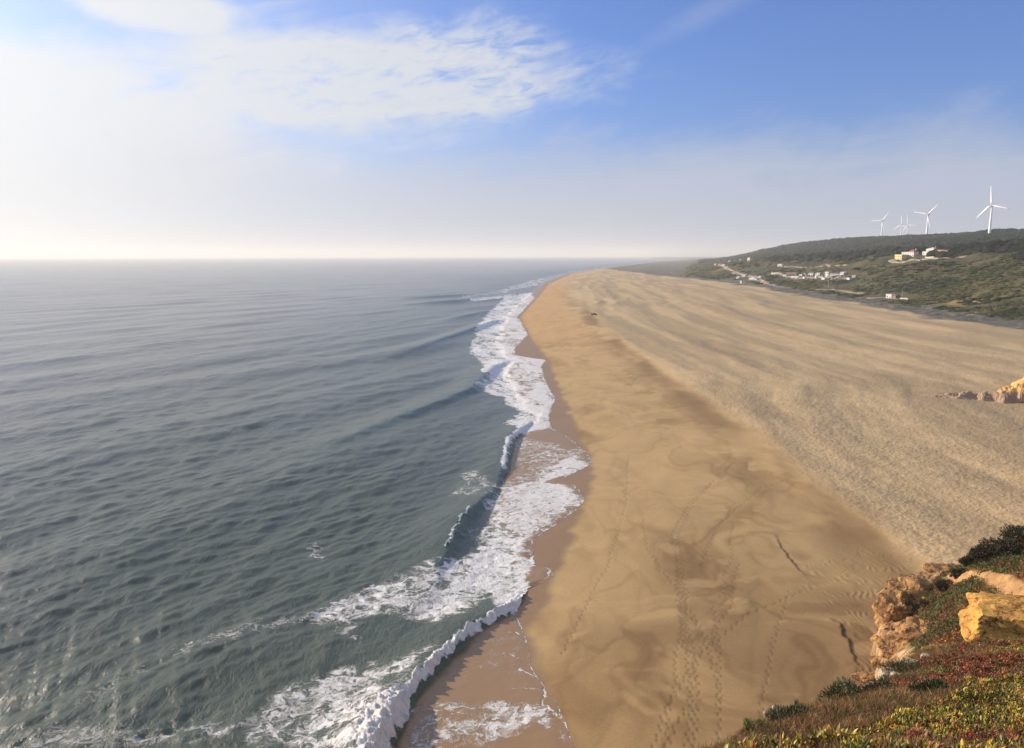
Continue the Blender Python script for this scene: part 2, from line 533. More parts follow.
gme = grid_mesh('beach', TX, TY, TZ)
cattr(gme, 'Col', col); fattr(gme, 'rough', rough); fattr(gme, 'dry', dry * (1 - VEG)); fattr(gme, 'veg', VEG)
gm, g = material('sand_and_dunes')
tco = g.n('ShaderNodeTexCoord').outputs['Object']
cA = g.n('ShaderNodeAttribute', attribute_name='Col').outputs['Color']
rA = g.n('ShaderNodeAttribute', attribute_name='rough').outputs['Fac']
dA = g.n('ShaderNodeAttribute', attribute_name='dry').outputs['Fac']
vA = g.n('ShaderNodeAttribute', attribute_name='veg').outputs['Fac']
f1 = g.noise(tco, 3.2, 7, .75)
f2 = g.noise(tco, .12, 5, .6)
k1 = g.m('ADD', .72, g.m('MULTIPLY', f1, .56))
k2 = g.m('ADD', .84, g.m('MULTIPLY', f2, .32))
kk = g.m('MULTIPLY', k1, k2)
kc = g.n('ShaderNodeCombineXYZ', ins={0: kk, 1: kk, 2: kk}).outputs[0]
bc = g.mix(1.0, cA, kc, 'MULTIPLY')
bh = g.m('MULTIPLY', g.noise(tco, 1.3, 5, .6), g.m('ADD', .04, g.m('MULTIPLY', dA, .30)))
bh = g.m('ADD', bh, g.m('MULTIPLY', g.noise(tco, .28, 5, .65), g.m('MULTIPLY', vA, 3.0)))
bp = g.n('ShaderNodeBump', ins={'Strength': .8, 'Distance': 1.0, 'Height': bh})
bs = g.n('ShaderNodeBsdfPrincipled', ins={'Base Color': bc, 'Roughness': rA, 'Normal': bp.outputs[0], 'Specular IOR Level': .35})
g.n('ShaderNodeOutputMaterial', ins={0: bs})
link('beach', gme, gm, kind='structure')
# ------------------------------------------------------------------ sea
EDGE = lin([(590, 790), (571, 743), (560, 715), (545, 690), (530, 665), (528, 641), (516, 612), (520, 600), (529, 585), (543, 580), (552, 575), (554, 571), (549, 566), (535, 562), (531, 538),
            (561, 520.6), (576, 511), (586, 500), (573, 485.5), (560, 482.5), (566, 477), (592, 466), (588, 456), (570, 438.6), (552, 428), (548, 415),
            (555, 398), (546, 382.5), (541, 367), (546, 361), (515, 354), (514, 348), (527.6, 335), (521, 322), (517, 316.5), (530, 303), (536, 297),
            (546, 284), (571, 273.5), (621, 266.2), (661, 262), (693, 259.5)], .7)
_ex = np.concatenate([[EDGE[0, 0]], EDGE[:, 0], [EDGE[-1, 0] * 2.6]]); _ey = np.concatenate([[10], EDGE[:, 1], [70000]])
o_ = np.argsort(_ey); _ex = _ex[o_]; _ey = _ey[o_]


def edgex(y):
    return np.interp(y, _ey, _ex) + .22 * fbm(y / 1.1, y * 0, 201, 3) * np.clip(y / 120, .5, 3)


ys = np.concatenate([rows_from(36, 4000, .85, .0085, 1e9), np.geomspace(4060, 60000, 110)])
gs = np.concatenate([np.arange(0, .30, 1.0 / 745), np.arange(.30, .85, 1.4 / 745), np.linspace(.852, 1.9, 60)])
SY, G = np.meshgrid(ys, gs, indexing='ij')
ex = edgex(SY)
SX = ex - (SY + 7) * G
dist = np.hypot(SX, SY)
cell = np.maximum(dist * .0014, np.gradient(ys)[:, None] * 1.0)
s_ = SX - coast_smooth(SY)
wr = np.random.default_rng(11)
Zw = np.zeros_like(SX)
N = 84
for i in range(N):
    lam = 70 * (1.35 / 70) ** (i / (N - 1)) * wr.uniform(.92, 1.08)
    if lam > 12:
        th = math.radians(30) + wr.normal(0, .16)
    else:
        th = math.radians(34) + wr.normal(0, .40 if lam > 5 else .7)
    k = 2 * math.pi / lam
    amp = .0018 * lam if lam > 20 else (.0060 if lam > 4.5 else .0078) * lam ** .72
    if 12 < lam <= 30:
        amp *= .7
    ph = wr.uniform(0, 6.28)
    arg = k * (SX * math.cos(th) - SY * math.sin(th)) + ph
    # crests are short: modulate along the crest
    md = .45 + .9 * vnoise(SX / (lam * 2.5) + i * 3.1, SY / (lam * 2.5), 300 + i)
    fade = 1 - sst(cell / lam, .22, .5)
    if lam > 14:
        md = md * 1.15
    v = np.sin(arg); v = v + .22 * np.sin(2 * arg + 1.57)
    Zw += amp * md * fade * v
shoal = 1 - .72 * sst(s_, -28, -3)
Zw = Zw * shoal
# the breakers, crest by crest (pixels of the crest top, height, front width, back width)
CRESTS = [
    ([(300, 900), (368, 765), (381, 730), (394, 702), (410, 681), (433, 658), (470, 622), (500, 606), (532, 588)], [1.9, 2.0, 2.0, 1.7, 1.3, 1.15, 1.0, .8, .3], 1.0, 4.5),
    ([(405, 620), (436, 568), (450, 538), (464, 515), (480, 500), (496, 481), (504, 462), (509, 438), (522, 426), (540, 412)], [.2, .6, 1.1, 1.3, 1.0, .55, 1.1, 1.3, .9, .3], 1.2, 6),
    ([(300, 455), (345, 436), (400, 414), (440, 400), (470, 388), (484, 374), (492, 366), (503, 361), (520, 356)], [.2, .9, 1.0, 1.3, 1.4, 1.5, 1.4, .9, .2], 3.0, 8),
    ([(380, 358), (430, 343), (460, 333), (480, 326), (493, 321), (506, 318)], [.2, 1.5, 1.8, 1.9, 1.6, .2], 3.0, 9),
    ([(440, 321), (460, 316.5), (483, 312), (498, 309)], [.2, 1.6, 1.8, .5], 4, 9),
    ([(400, 304), (430, 302.5), (456, 301), (483, 298), (506, 295.5), (522, 292)], [.2, 2.0, 2.2, 2.3, 1.8, .3], 6, 14),
    ([(395, 298), (430, 296.5), (462, 295), (480, 293)], [.2, 2.0, 2.2, .3], 7, 15),
]
crest_w = np.zeros_like(Zw); bright = np.zeros_like(Zw)
frontm = np.zeros_like(Zw)
for pts, hh, wf, wb in CRESTS:
    P = lin(pts, 1.0)
    m = (SY > P[:, 1].min() - 30) & (SY < P[:, 1].max() + 60) & (SX < P[:, 0].max() + 60) & (SX > P[:, 0].min() - 60)
    x, y = SX[m], SY[m]
    xw = x + .25 * fbm(x / 2.5, y / 2.5, 205, 3) * min(wf, 1.5); yw = y
    d, sd_, (h_,) = sdist(xw, yw, P, (hh,))
    front = sd_ > 0
    prof = np.where(front, np.exp(-(d / wf) ** 2), np.exp(-(d / wb) ** 2))
    Zw[m] = Zw[m] * (1 - .6 * prof) + h_ * prof
    frontm[m] = np.maximum(frontm[m], np.where(front, np.exp(-((d - wf * .7) / wf) ** 2), np.exp(-(d / (wf * .5)) ** 2)) * np.clip(h_ / 1.8, 0, 1))
rimd = (ex - SX)
zs = beach(SX, SY) + .012 + .045 * sst(rimd, .1, 1.6) + .02 * sst(rimd, 0, 1.5) * fbm(SX / 1.5, SY / 1.5, 207, 2)
SZ = np.maximum(smax(Zw - .12, zs, .12), zs)
film = sst(zs - Zw, -.35, .1) * sst(s_, -9, -1)

# ---- foam cover, polygons in the photo laid on the water plane
lace = 1 - np.abs(fbm((SX + 1.4 * fbm(SX / 3.2, SY / 3.2, 211, 2)) / 2.6, (SY + 1.8 * fbm(SX / 3.6, SY / 3.6, 213, 2)) / 3.6, 215, 4))   # ridged
blot = fbm(SX / 5, SY / 7, 217, 4)


def fp(pts, z=.4):
    return lin(pts, z)[:, :2]


foam = np.zeros_like(SX)
FOAMS = [  # (pixels, cover, softness in m)
    ([(532, 292), (505, 296), (483, 318), (470, 340), (470, 353), (484, 366), (478, 386), (500, 396), (513, 409), (506, 425), (530, 436), (552, 428), (560, 398), (550, 360), (520, 352), (530, 335), (520, 318), (535, 300)], .98, 2.2),
    ([(480, 297), (540, 285), (565, 274), (600, 268), (560, 274), (525, 281), (495, 291)], .66, 8),
    ([(560, 275), (622, 267), (668, 262), (662, 261), (610, 266), (556, 272)], .5, 25),
    ([(450, 299), (480, 297), (520, 290), (490, 290), (460, 296)], .5, 10),
    ([(505, 358), (488, 361), (483, 372), (492, 376), (508, 372)], 1.3, 1.5),
    ([(592, 466), (545, 484), (580, 492), (590, 500), (561, 522), (532, 540), (534, 566), (518, 602), (500, 612), (478, 596), (455, 580), (470, 552), (495, 530), (508, 498), (530, 486), (545, 470), (575, 455)], .86, 1.8),
    ([(592, 462), (560, 464), (520, 478), (520, 462), (530, 452), (560, 450), (585, 448)], .55, 2.0),
    ([(498, 606), (536, 545), (560, 520), (590, 498), (596, 500), (538, 568), (515, 618)], 1.05, 1.2),
    ([(505, 560), (455, 555), (400, 572), (345, 590), (300, 612), (340, 618), (380, 610), (430, 622), (480, 606), (510, 590)], .74, 2.4),
    ([(345, 590), (360, 640), (350, 650), (330, 620), (320, 600)], .60, 1.6),
    ([(360, 600), (410, 612), (460, 606), (430, 596), (395, 588)], .80, 1.2),
    ([(445, 650), (380, 662), (330, 664), (290, 680), (255, 690), (255, 720), (262, 760), (360, 760), (380, 700), (420, 672)], .68, 2.6),
    ([(395, 672), (350, 700), (330, 735), (310, 760), (350, 760), (385, 700)], .68, 1.5),
    ([(0, 760), (0, 742), (60, 725), (140, 720), (220, 712), (260, 700), (270, 720), (180, 735), (90, 752)], .52, 2.4),
    ([(140, 640), (220, 625), (290, 608), (330, 600), (330, 612), (240, 640), (160, 655)], .44, 2.6),
    ([(60, 540), (130, 530), (150, 545), (80, 555)], .26, 3.5),
    ([(50, 680), (140, 655), (200, 670), (90, 700)], .30, 3.0),
    ([(440, 492), (470, 466), (500, 476), (496, 500), (462, 498)], .50, 2.0),
    ([(300, 545), (320, 535), (332, 545), (312, 556)], .45, 1.2),
    ([(405, 697), (470, 700), (545, 712), (575, 752), (540, 730), (480, 752), (400, 758)], .62, 1.0),
    ([(500, 628), (528, 640), (540, 690), (500, 680), (440, 690)], .30, 1.4),
    ([(512, 440), (525, 436), (560, 446), (590, 464), (550, 482), (505, 484), (512, 462)], .50, 1.6),
    ([(498, 484), (540, 480), (560, 500), (520, 530), (480, 545), (470, 530), (490, 505)], .74, 1.8),
]
for pts, cov, soft in FOAMS:
    P = fp(pts)
    pad = soft * 3 + 4
    m = (SX > P[:, 0].min() - pad) & (SX < P[:, 0].max() + pad) & (SY > P[:, 1].min() - pad) & (SY < P[:, 1].max() + pad)
    xx = SX[m] + soft * .9 * fbm(SX[m] / soft / 2.5, SY[m] / soft / 2.5, 221, 3); yy = SY[m] + soft * .9 * fbm(SX[m] / soft / 2.5, SY[m] / soft / 2.5, 223, 3)
    foam[m] = np.maximum(foam[m], cov * soft_poly(xx, yy, P, soft))
foam = foam - np.clip(foam, 0, 1) * .42 * sst(1 - np.abs(fbm((SX * .8 + SY * .25) / 5, SY / 16, 245, 4)), .62, .98) * sst(SY, 150, 260)
foam = foam * (1 + .22 * fbm(SX / 4.5, SY / 9, 247, 3))
# white water tumbling down the breaking fronts
white = np.zeros_like(SX)
LUMPS = [  # crest pixels, width behind, width in front, cover
    ([(356, 790), (374, 745), (386, 715), (396, 699)], 2.0, 1.5, 1.5), ([(396, 699), (408, 683), (431, 660), (470, 624), (500, 607), (520, 592)], .35, 1.05, 1.4),
    ([(505, 466), (507, 450), (510, 438), (524, 426)], .9, .35, 1.3), ([(486, 372), (493, 366), (505, 362)], 2.2, 2.2, 1.3),
    ([(478, 328), (493, 322)], 2.0, 4.0, 1.1), ([(472, 299.8), (483, 298.5), (506, 296)], 3, 8, 1.0), ([(446, 545), (460, 520), (470, 507)], .35, .2, .9)]
for pts, wb, wf, cov in LUMPS:
    P = lin(pts, 1.0)
    d, sd_, _ = sdist(SX + .4 * fbm(SX / 1.2, SY / 1.2, 225, 3), SY + .4 * fbm(SX / 1.2, SY / 1.2, 226, 3), P)
    kw = np.clip(1 + .4 * fbm(SX / 3.1, SY / 3.1, 228, 3), .3, 2)
    d = d / kw
    wv = np.where(sd_ > 0, 1 - sst(d, wf * .55, wf * 1.25), 1 - sst(d, wb * .4, wb * 1.4))
    white = np.maximum(white, wv * cov * (1 + .35 * fbm(SX / .9, SY / .9, 230, 2)))
foam = np.maximum(foam, white)
# thin bright line where each sheet of wash ends
rimd = (ex - SX)
rim = np.exp(-(rimd / (.16 + SY * .0016)) ** 2) * sst(SY, 50, 60) * (1 - .6 * sst(SY, 700, 1300))
foam = np.maximum(foam, rim * (.62 + .35 * fbm(SY / 3, SY * 0, 227, 3)))
for pts, wd_, cv in [([(493, 628), (515, 630), (527, 637), (531, 645)], .10, .8), ([(520, 668), (540, 684), (548, 697), (543, 708), (556, 722), (571, 742)], .16, .95), ([(500, 692), (525, 690), (546, 694)], .12, .7),
                     ([(430, 712), (470, 706), (510, 712), (545, 714)], .22, .8), ([(470, 655), (500, 650), (520, 660)], .1, .6), ([(536, 579), (548, 577), (552, 571), (544, 565)], .16, .95), ([(410, 740), (450, 730), (500, 738), (530, 728)], .2, .75),
                     ([(520, 462), (545, 460), (570, 466), (590, 466)], .3, .8), ([(530, 445), (550, 447), (572, 452)], .25, .6)]:
    P = lin(pts, .5)
    d, _, _ = sdist(SX + .5 * fbm(SX / 2, SY / 2, 241, 3), SY + .5 * fbm(SX / 2, SY / 2, 242, 3), P)
    foam = np.maximum(foam, cv * np.exp(-(d / wd_) ** 2))
# occasional old foam streaks further out
open_f = sst(fbm(SX / 14, SY / 26, 229, 4), .55, 1.1) * .22 * (dist < 260)
foam = np.maximum(foam, open_f)
lump = fbm(SX / .8, SY / .8, 231, 4) * .27 + fbm(SX / .3, SY / .3, 233, 2) * .2
SZ = SZ + np.clip(white, 0, 1) * (lump + .12) * (1 - sst(cell, .35, 1.2))
SZ = SZ + np.clip(foam - .6, 0, .5) * .18 * fbm(SX / .7, SY / .7, 235, 3) * (1 - sst(cell, .3, .8))

deep = np.array([.170, .164, .130]); green = np.array([.046, .064, .034]); milky = np.array([.085, .120, .092]); wsand = np.array([.28, .175, .085])
colw = np.ones(SX.shape + (3,)) * deep  # turbid offshore tone, paled further to stand in for surface sheen
shal = sst(s_, -260, -40)
colw = lerp3(colw, green, shal * .93)
colw = lerp3(colw, milky, np.clip(foam * 1.1, 0, .8) * (.5 + .5 * sst(blot, -.4, .5)))
colw = lerp3(colw, np.array([.040, .105, .062]), np.clip(frontm, 0, 1) * .75 * (1 - np.clip(white, 0, 1)))
colw = lerp3(colw, wsand, film)
wme = grid_mesh('sea', SX, SY, SZ)
cattr(wme, 'Col', colw); fattr(wme, 'foam', foam); fattr(wme, 'film', film); fattr(wme, 'white', np.clip(white, 0, 1)); fattr(wme, 'lace', sst(SY, 110, 330))

wm_, g = material('sea_water')
geo = g.n('ShaderNodeNewGeometry').outputs['Position']
A = lambda n, o='Fac': g.n('ShaderNodeAttribute', attribute_name=n).outputs[o]
foA, fiA, whA, laA = A('foam'), A('film'), A('white'), A('lace')
mp = g.n('ShaderNodeMapping', vector_type='POINT', ins={0: geo, 'Rotation': (0, 0, math.radians(32)), 'Scale': (1.0, .45, 1.0)}).outputs[0]
# foam texture: torn, lace like
warp = g.n('ShaderNodeTexNoise', ins={'Vector': geo, 'Scale': .33, 'Detail': 5.0, 'Roughness': .6})
wv = g.n('ShaderNodeVectorMath', operation='MULTIPLY_ADD', ins={0: warp.outputs['Color'], 1: (4.6, 4.6, .6), 2: geo}).outputs[0]
fa = g.noise(wv, .9, 9, .68)
rid = g.m('SUBTRACT', 1.0, g.m('MULTIPLY', g.m('ABSOLUTE', g.m('SUBTRACT', g.noise(wv, .45, 6, .6), .5)), 10.0))
rid2 = g.m('SUBTRACT', 1.0, g.m('MULTIPLY', g.m('ABSOLUTE', g.m('SUBTRACT', g.noise(wv, 1.3, 6, .6), .5)), 9.0))
rg = g.m('ADD', g.m('MULTIPLY', g.m('MAXIMUM', rid, 0.0), .5), g.m('MULTIPLY', g.m('MAXIMUM', rid2, 0.0), .38))
fv = g.m('ADD', g.m('ADD', g.m('MULTIPLY', foA, 1.55), -1.14), g.m('ADD', rg, g.m('MULTIPLY', g.m('SUBTRACT', fa, .5), 1.5)))
fv = g.m('ADD', fv, g.m('MULTIPLY', whA, .25))
fmask = g.m('MULTIPLY', g.ss(fv, -.06, .52), g.ss(foA, .08, .30))
fmask = g.m('MULTIPLY', fmask, g.m('SUBTRACT', 1.0, g.m('MULTIPLY', fiA, .12)))
# ripples and chop
b1 = g.noise(mp, .75, 7, .68, .3)
b2 = g.noise(mp, 3.4, 4, .65)
b3 = g.noise(mp, .085, 4, .6)
hgt = g.m('ADD', g.m('MULTIPLY', b1, .27), g.m('ADD', g.m('MULTIPLY', b2, .08), g.m('MULTIPLY', b3, .6)))
calm = g.m('SUBTRACT', 1.0, g.m('MULTIPLY', fiA, .93))
b4 = g.noise(mp, .24, 5, .65, .2)
hgt = g.m('ADD', hgt, g.m('MULTIPLY', b4, g.m('MULTIPLY', laA, .75)))
hgt = g.m('ADD', g.m('MULTIPLY', hgt, calm), g.m('MULTIPLY', fmask, g.m('MULTIPLY', fa, .30)))
bp = g.n('ShaderNodeBump', ins={'Strength': 1.0, 'Distance': 1.0, 'Height': hgt})
wat = g.n('ShaderNodeBsdfPrincipled', ins={'Base Color': A('Col', 'Color'), 'Roughness': g.m('ADD', .24, g.m('MULTIPLY', fiA, .16)), 'IOR': 1.33, 'Normal': bp.outputs[0], 'Specular IOR Level': .8})
fcol = g.mix(g.ss(fa, .3, .7), (.60, .60, .58), (.80, .79, .76))
fo = g.n('ShaderNodeBsdfPrincipled', ins={'Base Color': fcol, 'Roughness': .75, 'Normal': bp.outputs[0], 'Specular IOR Level': .2})
mx = g.n('ShaderNodeMixShader', ins={0: fmask, 1: wat.outputs[0], 2: fo.outputs[0]})
g.n('ShaderNodeOutputMaterial', ins={0: mx})
link('sea', wme, wm_, kind='structure')
# ------------------------------------------------------------------ the headland the camera stands on
def cp(px, py, t):
    return CAMP + t * ray_dir(px, py)


_cps = [(0, 0, 43.3), (-4, -5, 43.6), (7, 0, 43.0), (20, 10, 41.5), (1.5, 5, 41.4), (45, 30, 32)]
_cps += [tuple(cp(*a)) for a in [(1024, 750, 7.6), (930, 750, 8.2), (840, 752, 9.3), (700, 756, 11), (740, 735, 11.8), (780, 716, 13), (825, 698, 14.2), (862, 684, 15.6), (900, 664, 17.6), (935, 650, 19.5),
                                 (980, 648, 20), (1024, 645, 20.5), (1024, 690, 12.5), (940, 700, 12), (1120, 660, 18), (1120, 740, 8),
                                 (960, 675, 31), (905, 700, 34), (1040, 668, 31),
                                 (900, 640, 76), (905, 612, 80), (940, 600, 73), (1000, 563, 77), (1024, 548, 84), (960, 568, 81), (1060, 530, 90), (1000, 600, 60), (1024, 600, 57),
                                 (930, 650, 62), (960, 640, 54), (1000, 632, 43), (1024, 628, 42), (1100, 560, 66), (1200, 540, 70)]]
_cps = np.array(_cps)


def _tps(P, V, X, Y, lam=.02):
    n = len(P)
    def ker(r2):
        return .5 * r2 * np.log(r2 + 1e-9)
    d2 = (P[:, None, 0] - P[None, :, 0]) ** 2 + (P[:, None, 1] - P[None, :, 1]) ** 2
    A_ = np.zeros((n + 3, n + 3)); A_[:n, :n] = ker(d2) + lam * n * np.eye(n)
    A_[:n, n] = 1; A_[:n, n + 1:] = P; A_[n, :n] = 1; A_[n + 1:, :n] = P.T
    w_ = np.linalg.solve(A_, np.concatenate([V, [0, 0, 0]]))
    out = w_[n] + w_[n + 1] * X + w_[n + 2] * Y
    for i in range(n):
        out = out + w_[i] * ker((X - P[i, 0]) ** 2 + (Y - P[i, 1]) ** 2)
    return out


EDGEH = np.array([(-30, -14), (-8, -4), (-1.5, .5), (1.2, 4), (2.0, 7.8), (2.7, 10.3), (5.0, 12.4), (7.2, 14.3), (9.4, 16.6), (11.2, 18.6), (16, 27), (23, 40), (30.5, 53), (34.6, 62.5),
                  (37.5, 69), (39.0, 73), (41.3, 76.3), (45, 78.6), (49.5, 81.5), (56, 84), (63, 86), (80, 92), (110, 115), (160, 150)])


def head_top(x, y):
    z = _tps(_cps[:, :2], _cps[:, 2], x, y)
    lo = 44.5 - np.hypot(x, y) * .42
    far = sst(x, 55, 75)
    z = z * (1 - far) + np.maximum(12 + .12 * (x - 60), 8) * far
    return np.clip(z, 6, 46)


def head(x, y):
    wx = 1.1 * fbm(x / 4.5, y / 4.5, 401, 3) * sst(np.hypot(x, y), 8, 40); wy = 1.1 * fbm(x / 4.5, y / 4.5, 403, 3) * sst(np.hypot(x, y), 8, 40)
    wx = wx + .12 * fbm(x / .7, y / .7, 405, 3); wy = wy + .12 * fbm(x / .7, y / .7, 406, 3)
    d, sd_, _ = sdist(x + wx, y + wy, EDGEH)
    out = np.where(sd_ > 0, -d, d)          # + = beyond the edge, on the sea side
    top = head_top(x, y)
    r = np.hypot(x, y)
    bump = fbm(x / 1.1, y / 1.1, 407, 4) * .10 * (1 - sst(r, 25, 40)) + sst(r, 25, 45) * (fbm(x / 5.5, y / 5.5, 409, 4) * .75 + fbm(x / 1.6, y / 1.6, 411, 3) * .22)
    top = top + bump
    # stepped rock face
    fall = np.maximum(out + .12, 0)
    step = fall * 3.4
    q = 1.6
    step = q * (np.floor(step / q) + sst((step / q) % 1.0, .35, .9)) * .65 + step * .35
    near_ = 1 - sst(r, 20, 45)
    z = top - step * (1 + .3 * fbm(x / 2, y / 2, 413, 3)) - np.maximum(out + 1.2, 0) ** 2 * .10 * near_
    return z, out, top


hy = [1.0]
while hy[-1] < 150:
    hy.append(hy[-1] + max(.035, .0052 * hy[-1] * (1 if hy[-1] < 100 else 2)))
hy = np.array(hy)
ht = np.concatenate([np.linspace(-.9, .12, 60), np.arange(.12, .80, 1.5 / 745), np.linspace(.805, 3.2, 120)])
HY, HT = np.meshgrid(hy, ht, indexing='ij')
HX = HY * HT
HZ, HO, HTOP = head(HX, HY)
GZ = terrain(HX, HY)
keepv = HZ > GZ - 1.2
kq = keepv[:-1, :-1] | keepv[1:, :-1] | keepv[:-1, 1:] | keepv[1:, 1:]
kq &= (HX[:-1, :-1] < 170)
hme = grid_mesh('headland', HX, HY, HZ, kq)
# colour by what lies on the ground: soil, rock on the face, orange worn path
rock_c = np.array([.46, .30, .155]); soil_c = np.array([.17, .105, .055]); grn = np.array([.060, .062, .022]); rust = np.array([.17, .082, .035]); opath = np.array([.48, .27, .115])
hc = np.ones(HX.shape + (3,)) * soil_c
rr = np.hypot(HX, HY)
na = fbm(HX / 4.5, HY / 6, 421, 4); nb = fbm(HX / 1.2, HY / 1.2, 423, 4)
midz = sst(rr, 26, 34)
mc = lerp3(np.ones(HX.shape + (3,)) * grn, rust, sst(na + .4 * nb, -.05, .35))
mc = lerp3(mc, np.array([.03, .034, .014]), sst(nb - na * .6, .15, .6))
hc = lerp3(hc, mc, midz)
PATHP = np.array([cp(952, 574, 80.5), cp(975, 581, 73.5), cp(990, 583, 70), cp(1010, 592, 63), cp(1030, 600, 58), cp(1060, 615, 52)])
dpth, _, _ = sdist(HX + .5 * nb, HY + .5 * nb, PATHP[:, :2])
PTH = 1 - sst(dpth, .7, 1.3)
hc = lerp3(hc, opath, PTH)
strata = fbm(HZ * 1.3 + .2 * nb, HX * .05, 431, 3)
rc = np.ones(HX.shape + (3,)) * rock_c * (1 + .35 * strata[..., None])
rc = lerp3(rc, np.array([.24, .13, .065]), sst(fbm(HX / 1.3 + HZ * .5, HY / 1.3 - HZ * .8, 433, 4), .05, .5))
facem = sst(HO, -1.3 if False else -.5, .3)
facem = np.maximum(facem, midz * sst(HO + .5 * nb, -1.6, -.9))
hc = lerp3(hc, rc, facem)
hc = hc * (1 + .30 * fbm(HX / .6 + HZ * 1.4, HY / .6 - HZ, 435, 4)[..., None])
cattr(hme, 'Col', np.clip(hc, .005, .8))
hm, g = material('headland_ground')
tco = g.n('ShaderNodeTexCoord').outputs['Object']
cA = g.n('ShaderNodeAttribute', attribute_name='Col').outputs['Color']
f1 = g.noise(tco, 3.0, 8, .7)
k1 = g.m('ADD', .6, g.m('MULTIPLY', f1, .8))
bc = g.mix(1.0, cA, g.n('ShaderNodeCombineXYZ', ins={0: k1, 1: k1, 2: k1}).outputs[0], 'MULTIPLY')
bp = g.n('ShaderNodeBump', ins={'Strength': .9, 'Distance': .35, 'Height': g.m('ADD', g.noise(tco, 1.4, 8, .65), g.m('MULTIPLY', g.noise(tco, 7.0, 5, .6), .25))})
bs = g.n('ShaderNodeBsdfPrincipled', ins={'Base Color': bc, 'Roughness': .95, 'Normal': bp.outputs[0], 'Specular IOR Level': .2})
g.n('ShaderNodeOutputMaterial', ins={0: bs})
link('headland', hme, hm, kind='structure')

# ------------------------------------------------------------------ rocks
def rock_mat(name, c1, c2, crack, sc=1.0, crackw=.05):
    m, g = material(name)
    t_ = g.n('ShaderNodeTexCoord').outputs['Object']
    a = g.noise(t_, 1.1 * sc, 6, .65, .5); b = g.noise(t_, 6 * sc, 6, .7)
    v = g.n('ShaderNodeTexVoronoi', feature='DISTANCE_TO_EDGE', ins={'Vector': g.n('ShaderNodeVectorMath', operation='MULTIPLY_ADD', ins={0: g.n('ShaderNodeTexNoise', ins={'Vector': t_, 'Scale': 1.4 * sc, 'Detail': 5.0}).outputs['Color'], 1: (1.6 / sc,) * 3, 2: t_}).outputs[0], 'Scale': 1.0 * sc}).outputs['Distance']
    ck = g.m('MULTIPLY', g.m('SUBTRACT', 1.0, g.ss(v, 0.0, crackw)), g.ss(a, .46, .56))
    base = g.mix(g.ss(a, .38, .62), c1, c2)
    k = g.m('ADD', .65, g.m('MULTIPLY', b, .7))
    base = g.mix(1.0, base, g.n('ShaderNodeCombineXYZ', ins={0: k, 1: k, 2: k}).outputs[0], 'MULTIPLY')
    base = g.mix(ck, base, crack)
    h = g.m('ADD', g.m('MULTIPLY', ck, -.35), g.m('ADD', g.m('MULTIPLY', b, .3), a))
    bp = g.n('ShaderNodeBump', ins={'Strength': .9, 'Distance': .22 / sc, 'Height': h})
    bs = g.n('ShaderNodeBsdfPrincipled', ins={'Base Color': base, 'Roughness': .92, 'Normal': bp.outputs[0], 'Specular IOR Level': .2})
    g.n('ShaderNodeOutputMaterial', ins={0: bs})
    return m


M_yellow = rock_mat('yellow_rock', (.60, .34, .085), (.44, .22, .06), (.10, .06, .03), 1.3)
M_pale = rock_mat('pale_rock', (.45, .37, .27), (.33, .25, .17), (.10, .07, .05), 3.0)
M_ochre = rock_mat('ochre_rock', (.44, .25, .10), (.21, .11, .05), (.08, .05, .03), .6)
import bmesh


def rock_mesh(name, rx, ry, rz, seed, sub=4, rough=.28, boxy=.5):
    bm = bmesh.new()
    bmesh.ops.create_icosphere(bm, subdivisions=sub, radius=1.0)
    co = np.array([v.co[:] for v in bm.verts])
    n = np.abs(co).max(1, keepdims=True)
    co = co * (1 - boxy) + co / n * boxy * .85
    f = fbm(co[:, 0] * 1.2 + co[:, 2] * .9 + seed, co[:, 1] * 1.2 - co[:, 2] * .7, seed, 5)
    f2 = fbm(co[:, 2] * 4.0 + co[:, 0] * .5, co[:, 0] * .8 + co[:, 1] * .8, seed + 3, 3)
    co = co * (1 + rough * f[:, None]) + co * [1, 1, .25] * (rough * .45 * f2[:, None])
    co = co * [rx, ry, rz]
    for v, c_ in zip(bm.verts, co):
        v.co = c_
    me = bpy.data.meshes.new(name); bm.to_mesh(me); bm.free()
    me.polygons.foreach_set('use_smooth', np.full(len(me.polygons), False))
    return me


def put_rock(name, px, py, t, r, seed, mat, label, rz=0., sink=.35, group=None, sub=4, boxy=.5, rough=.28):
    p = cp(px, py, t)
    me = rock_mesh(name, *r, seed, sub, rough, boxy)
    o = link(name, me, mat, label=label, category='rock')
    z = float(head(np.array([p[0]]), np.array([p[1]]))[0][0])
    o.location = (p[0], p[1], z + r[2] * (1 - 2 * sink))
    o.rotation_euler = (0, 0, rz)
    if group:
        o['group'] = group
    return o


put_rock('boulder', 1022, 640, 37, (2.9, 2.0, 1.55), 3, M_yellow, 'big bright yellow boulder with dark cracks at the right edge above the red plants', -.35, .16, sub=5, boxy=.6, rough=.2)
put_rock('boulder', 938, 656, 30, (1.1, .8, .55), 8, M_yellow, 'low orange yellow rock left of the big yellow boulder', .2, .3)
put_rock('boulder', 962, 655, 27, (.75, .5, .32), 12, M_yellow, 'small flat yellow rock between the low orange rock and the big boulder', -.2, .3)

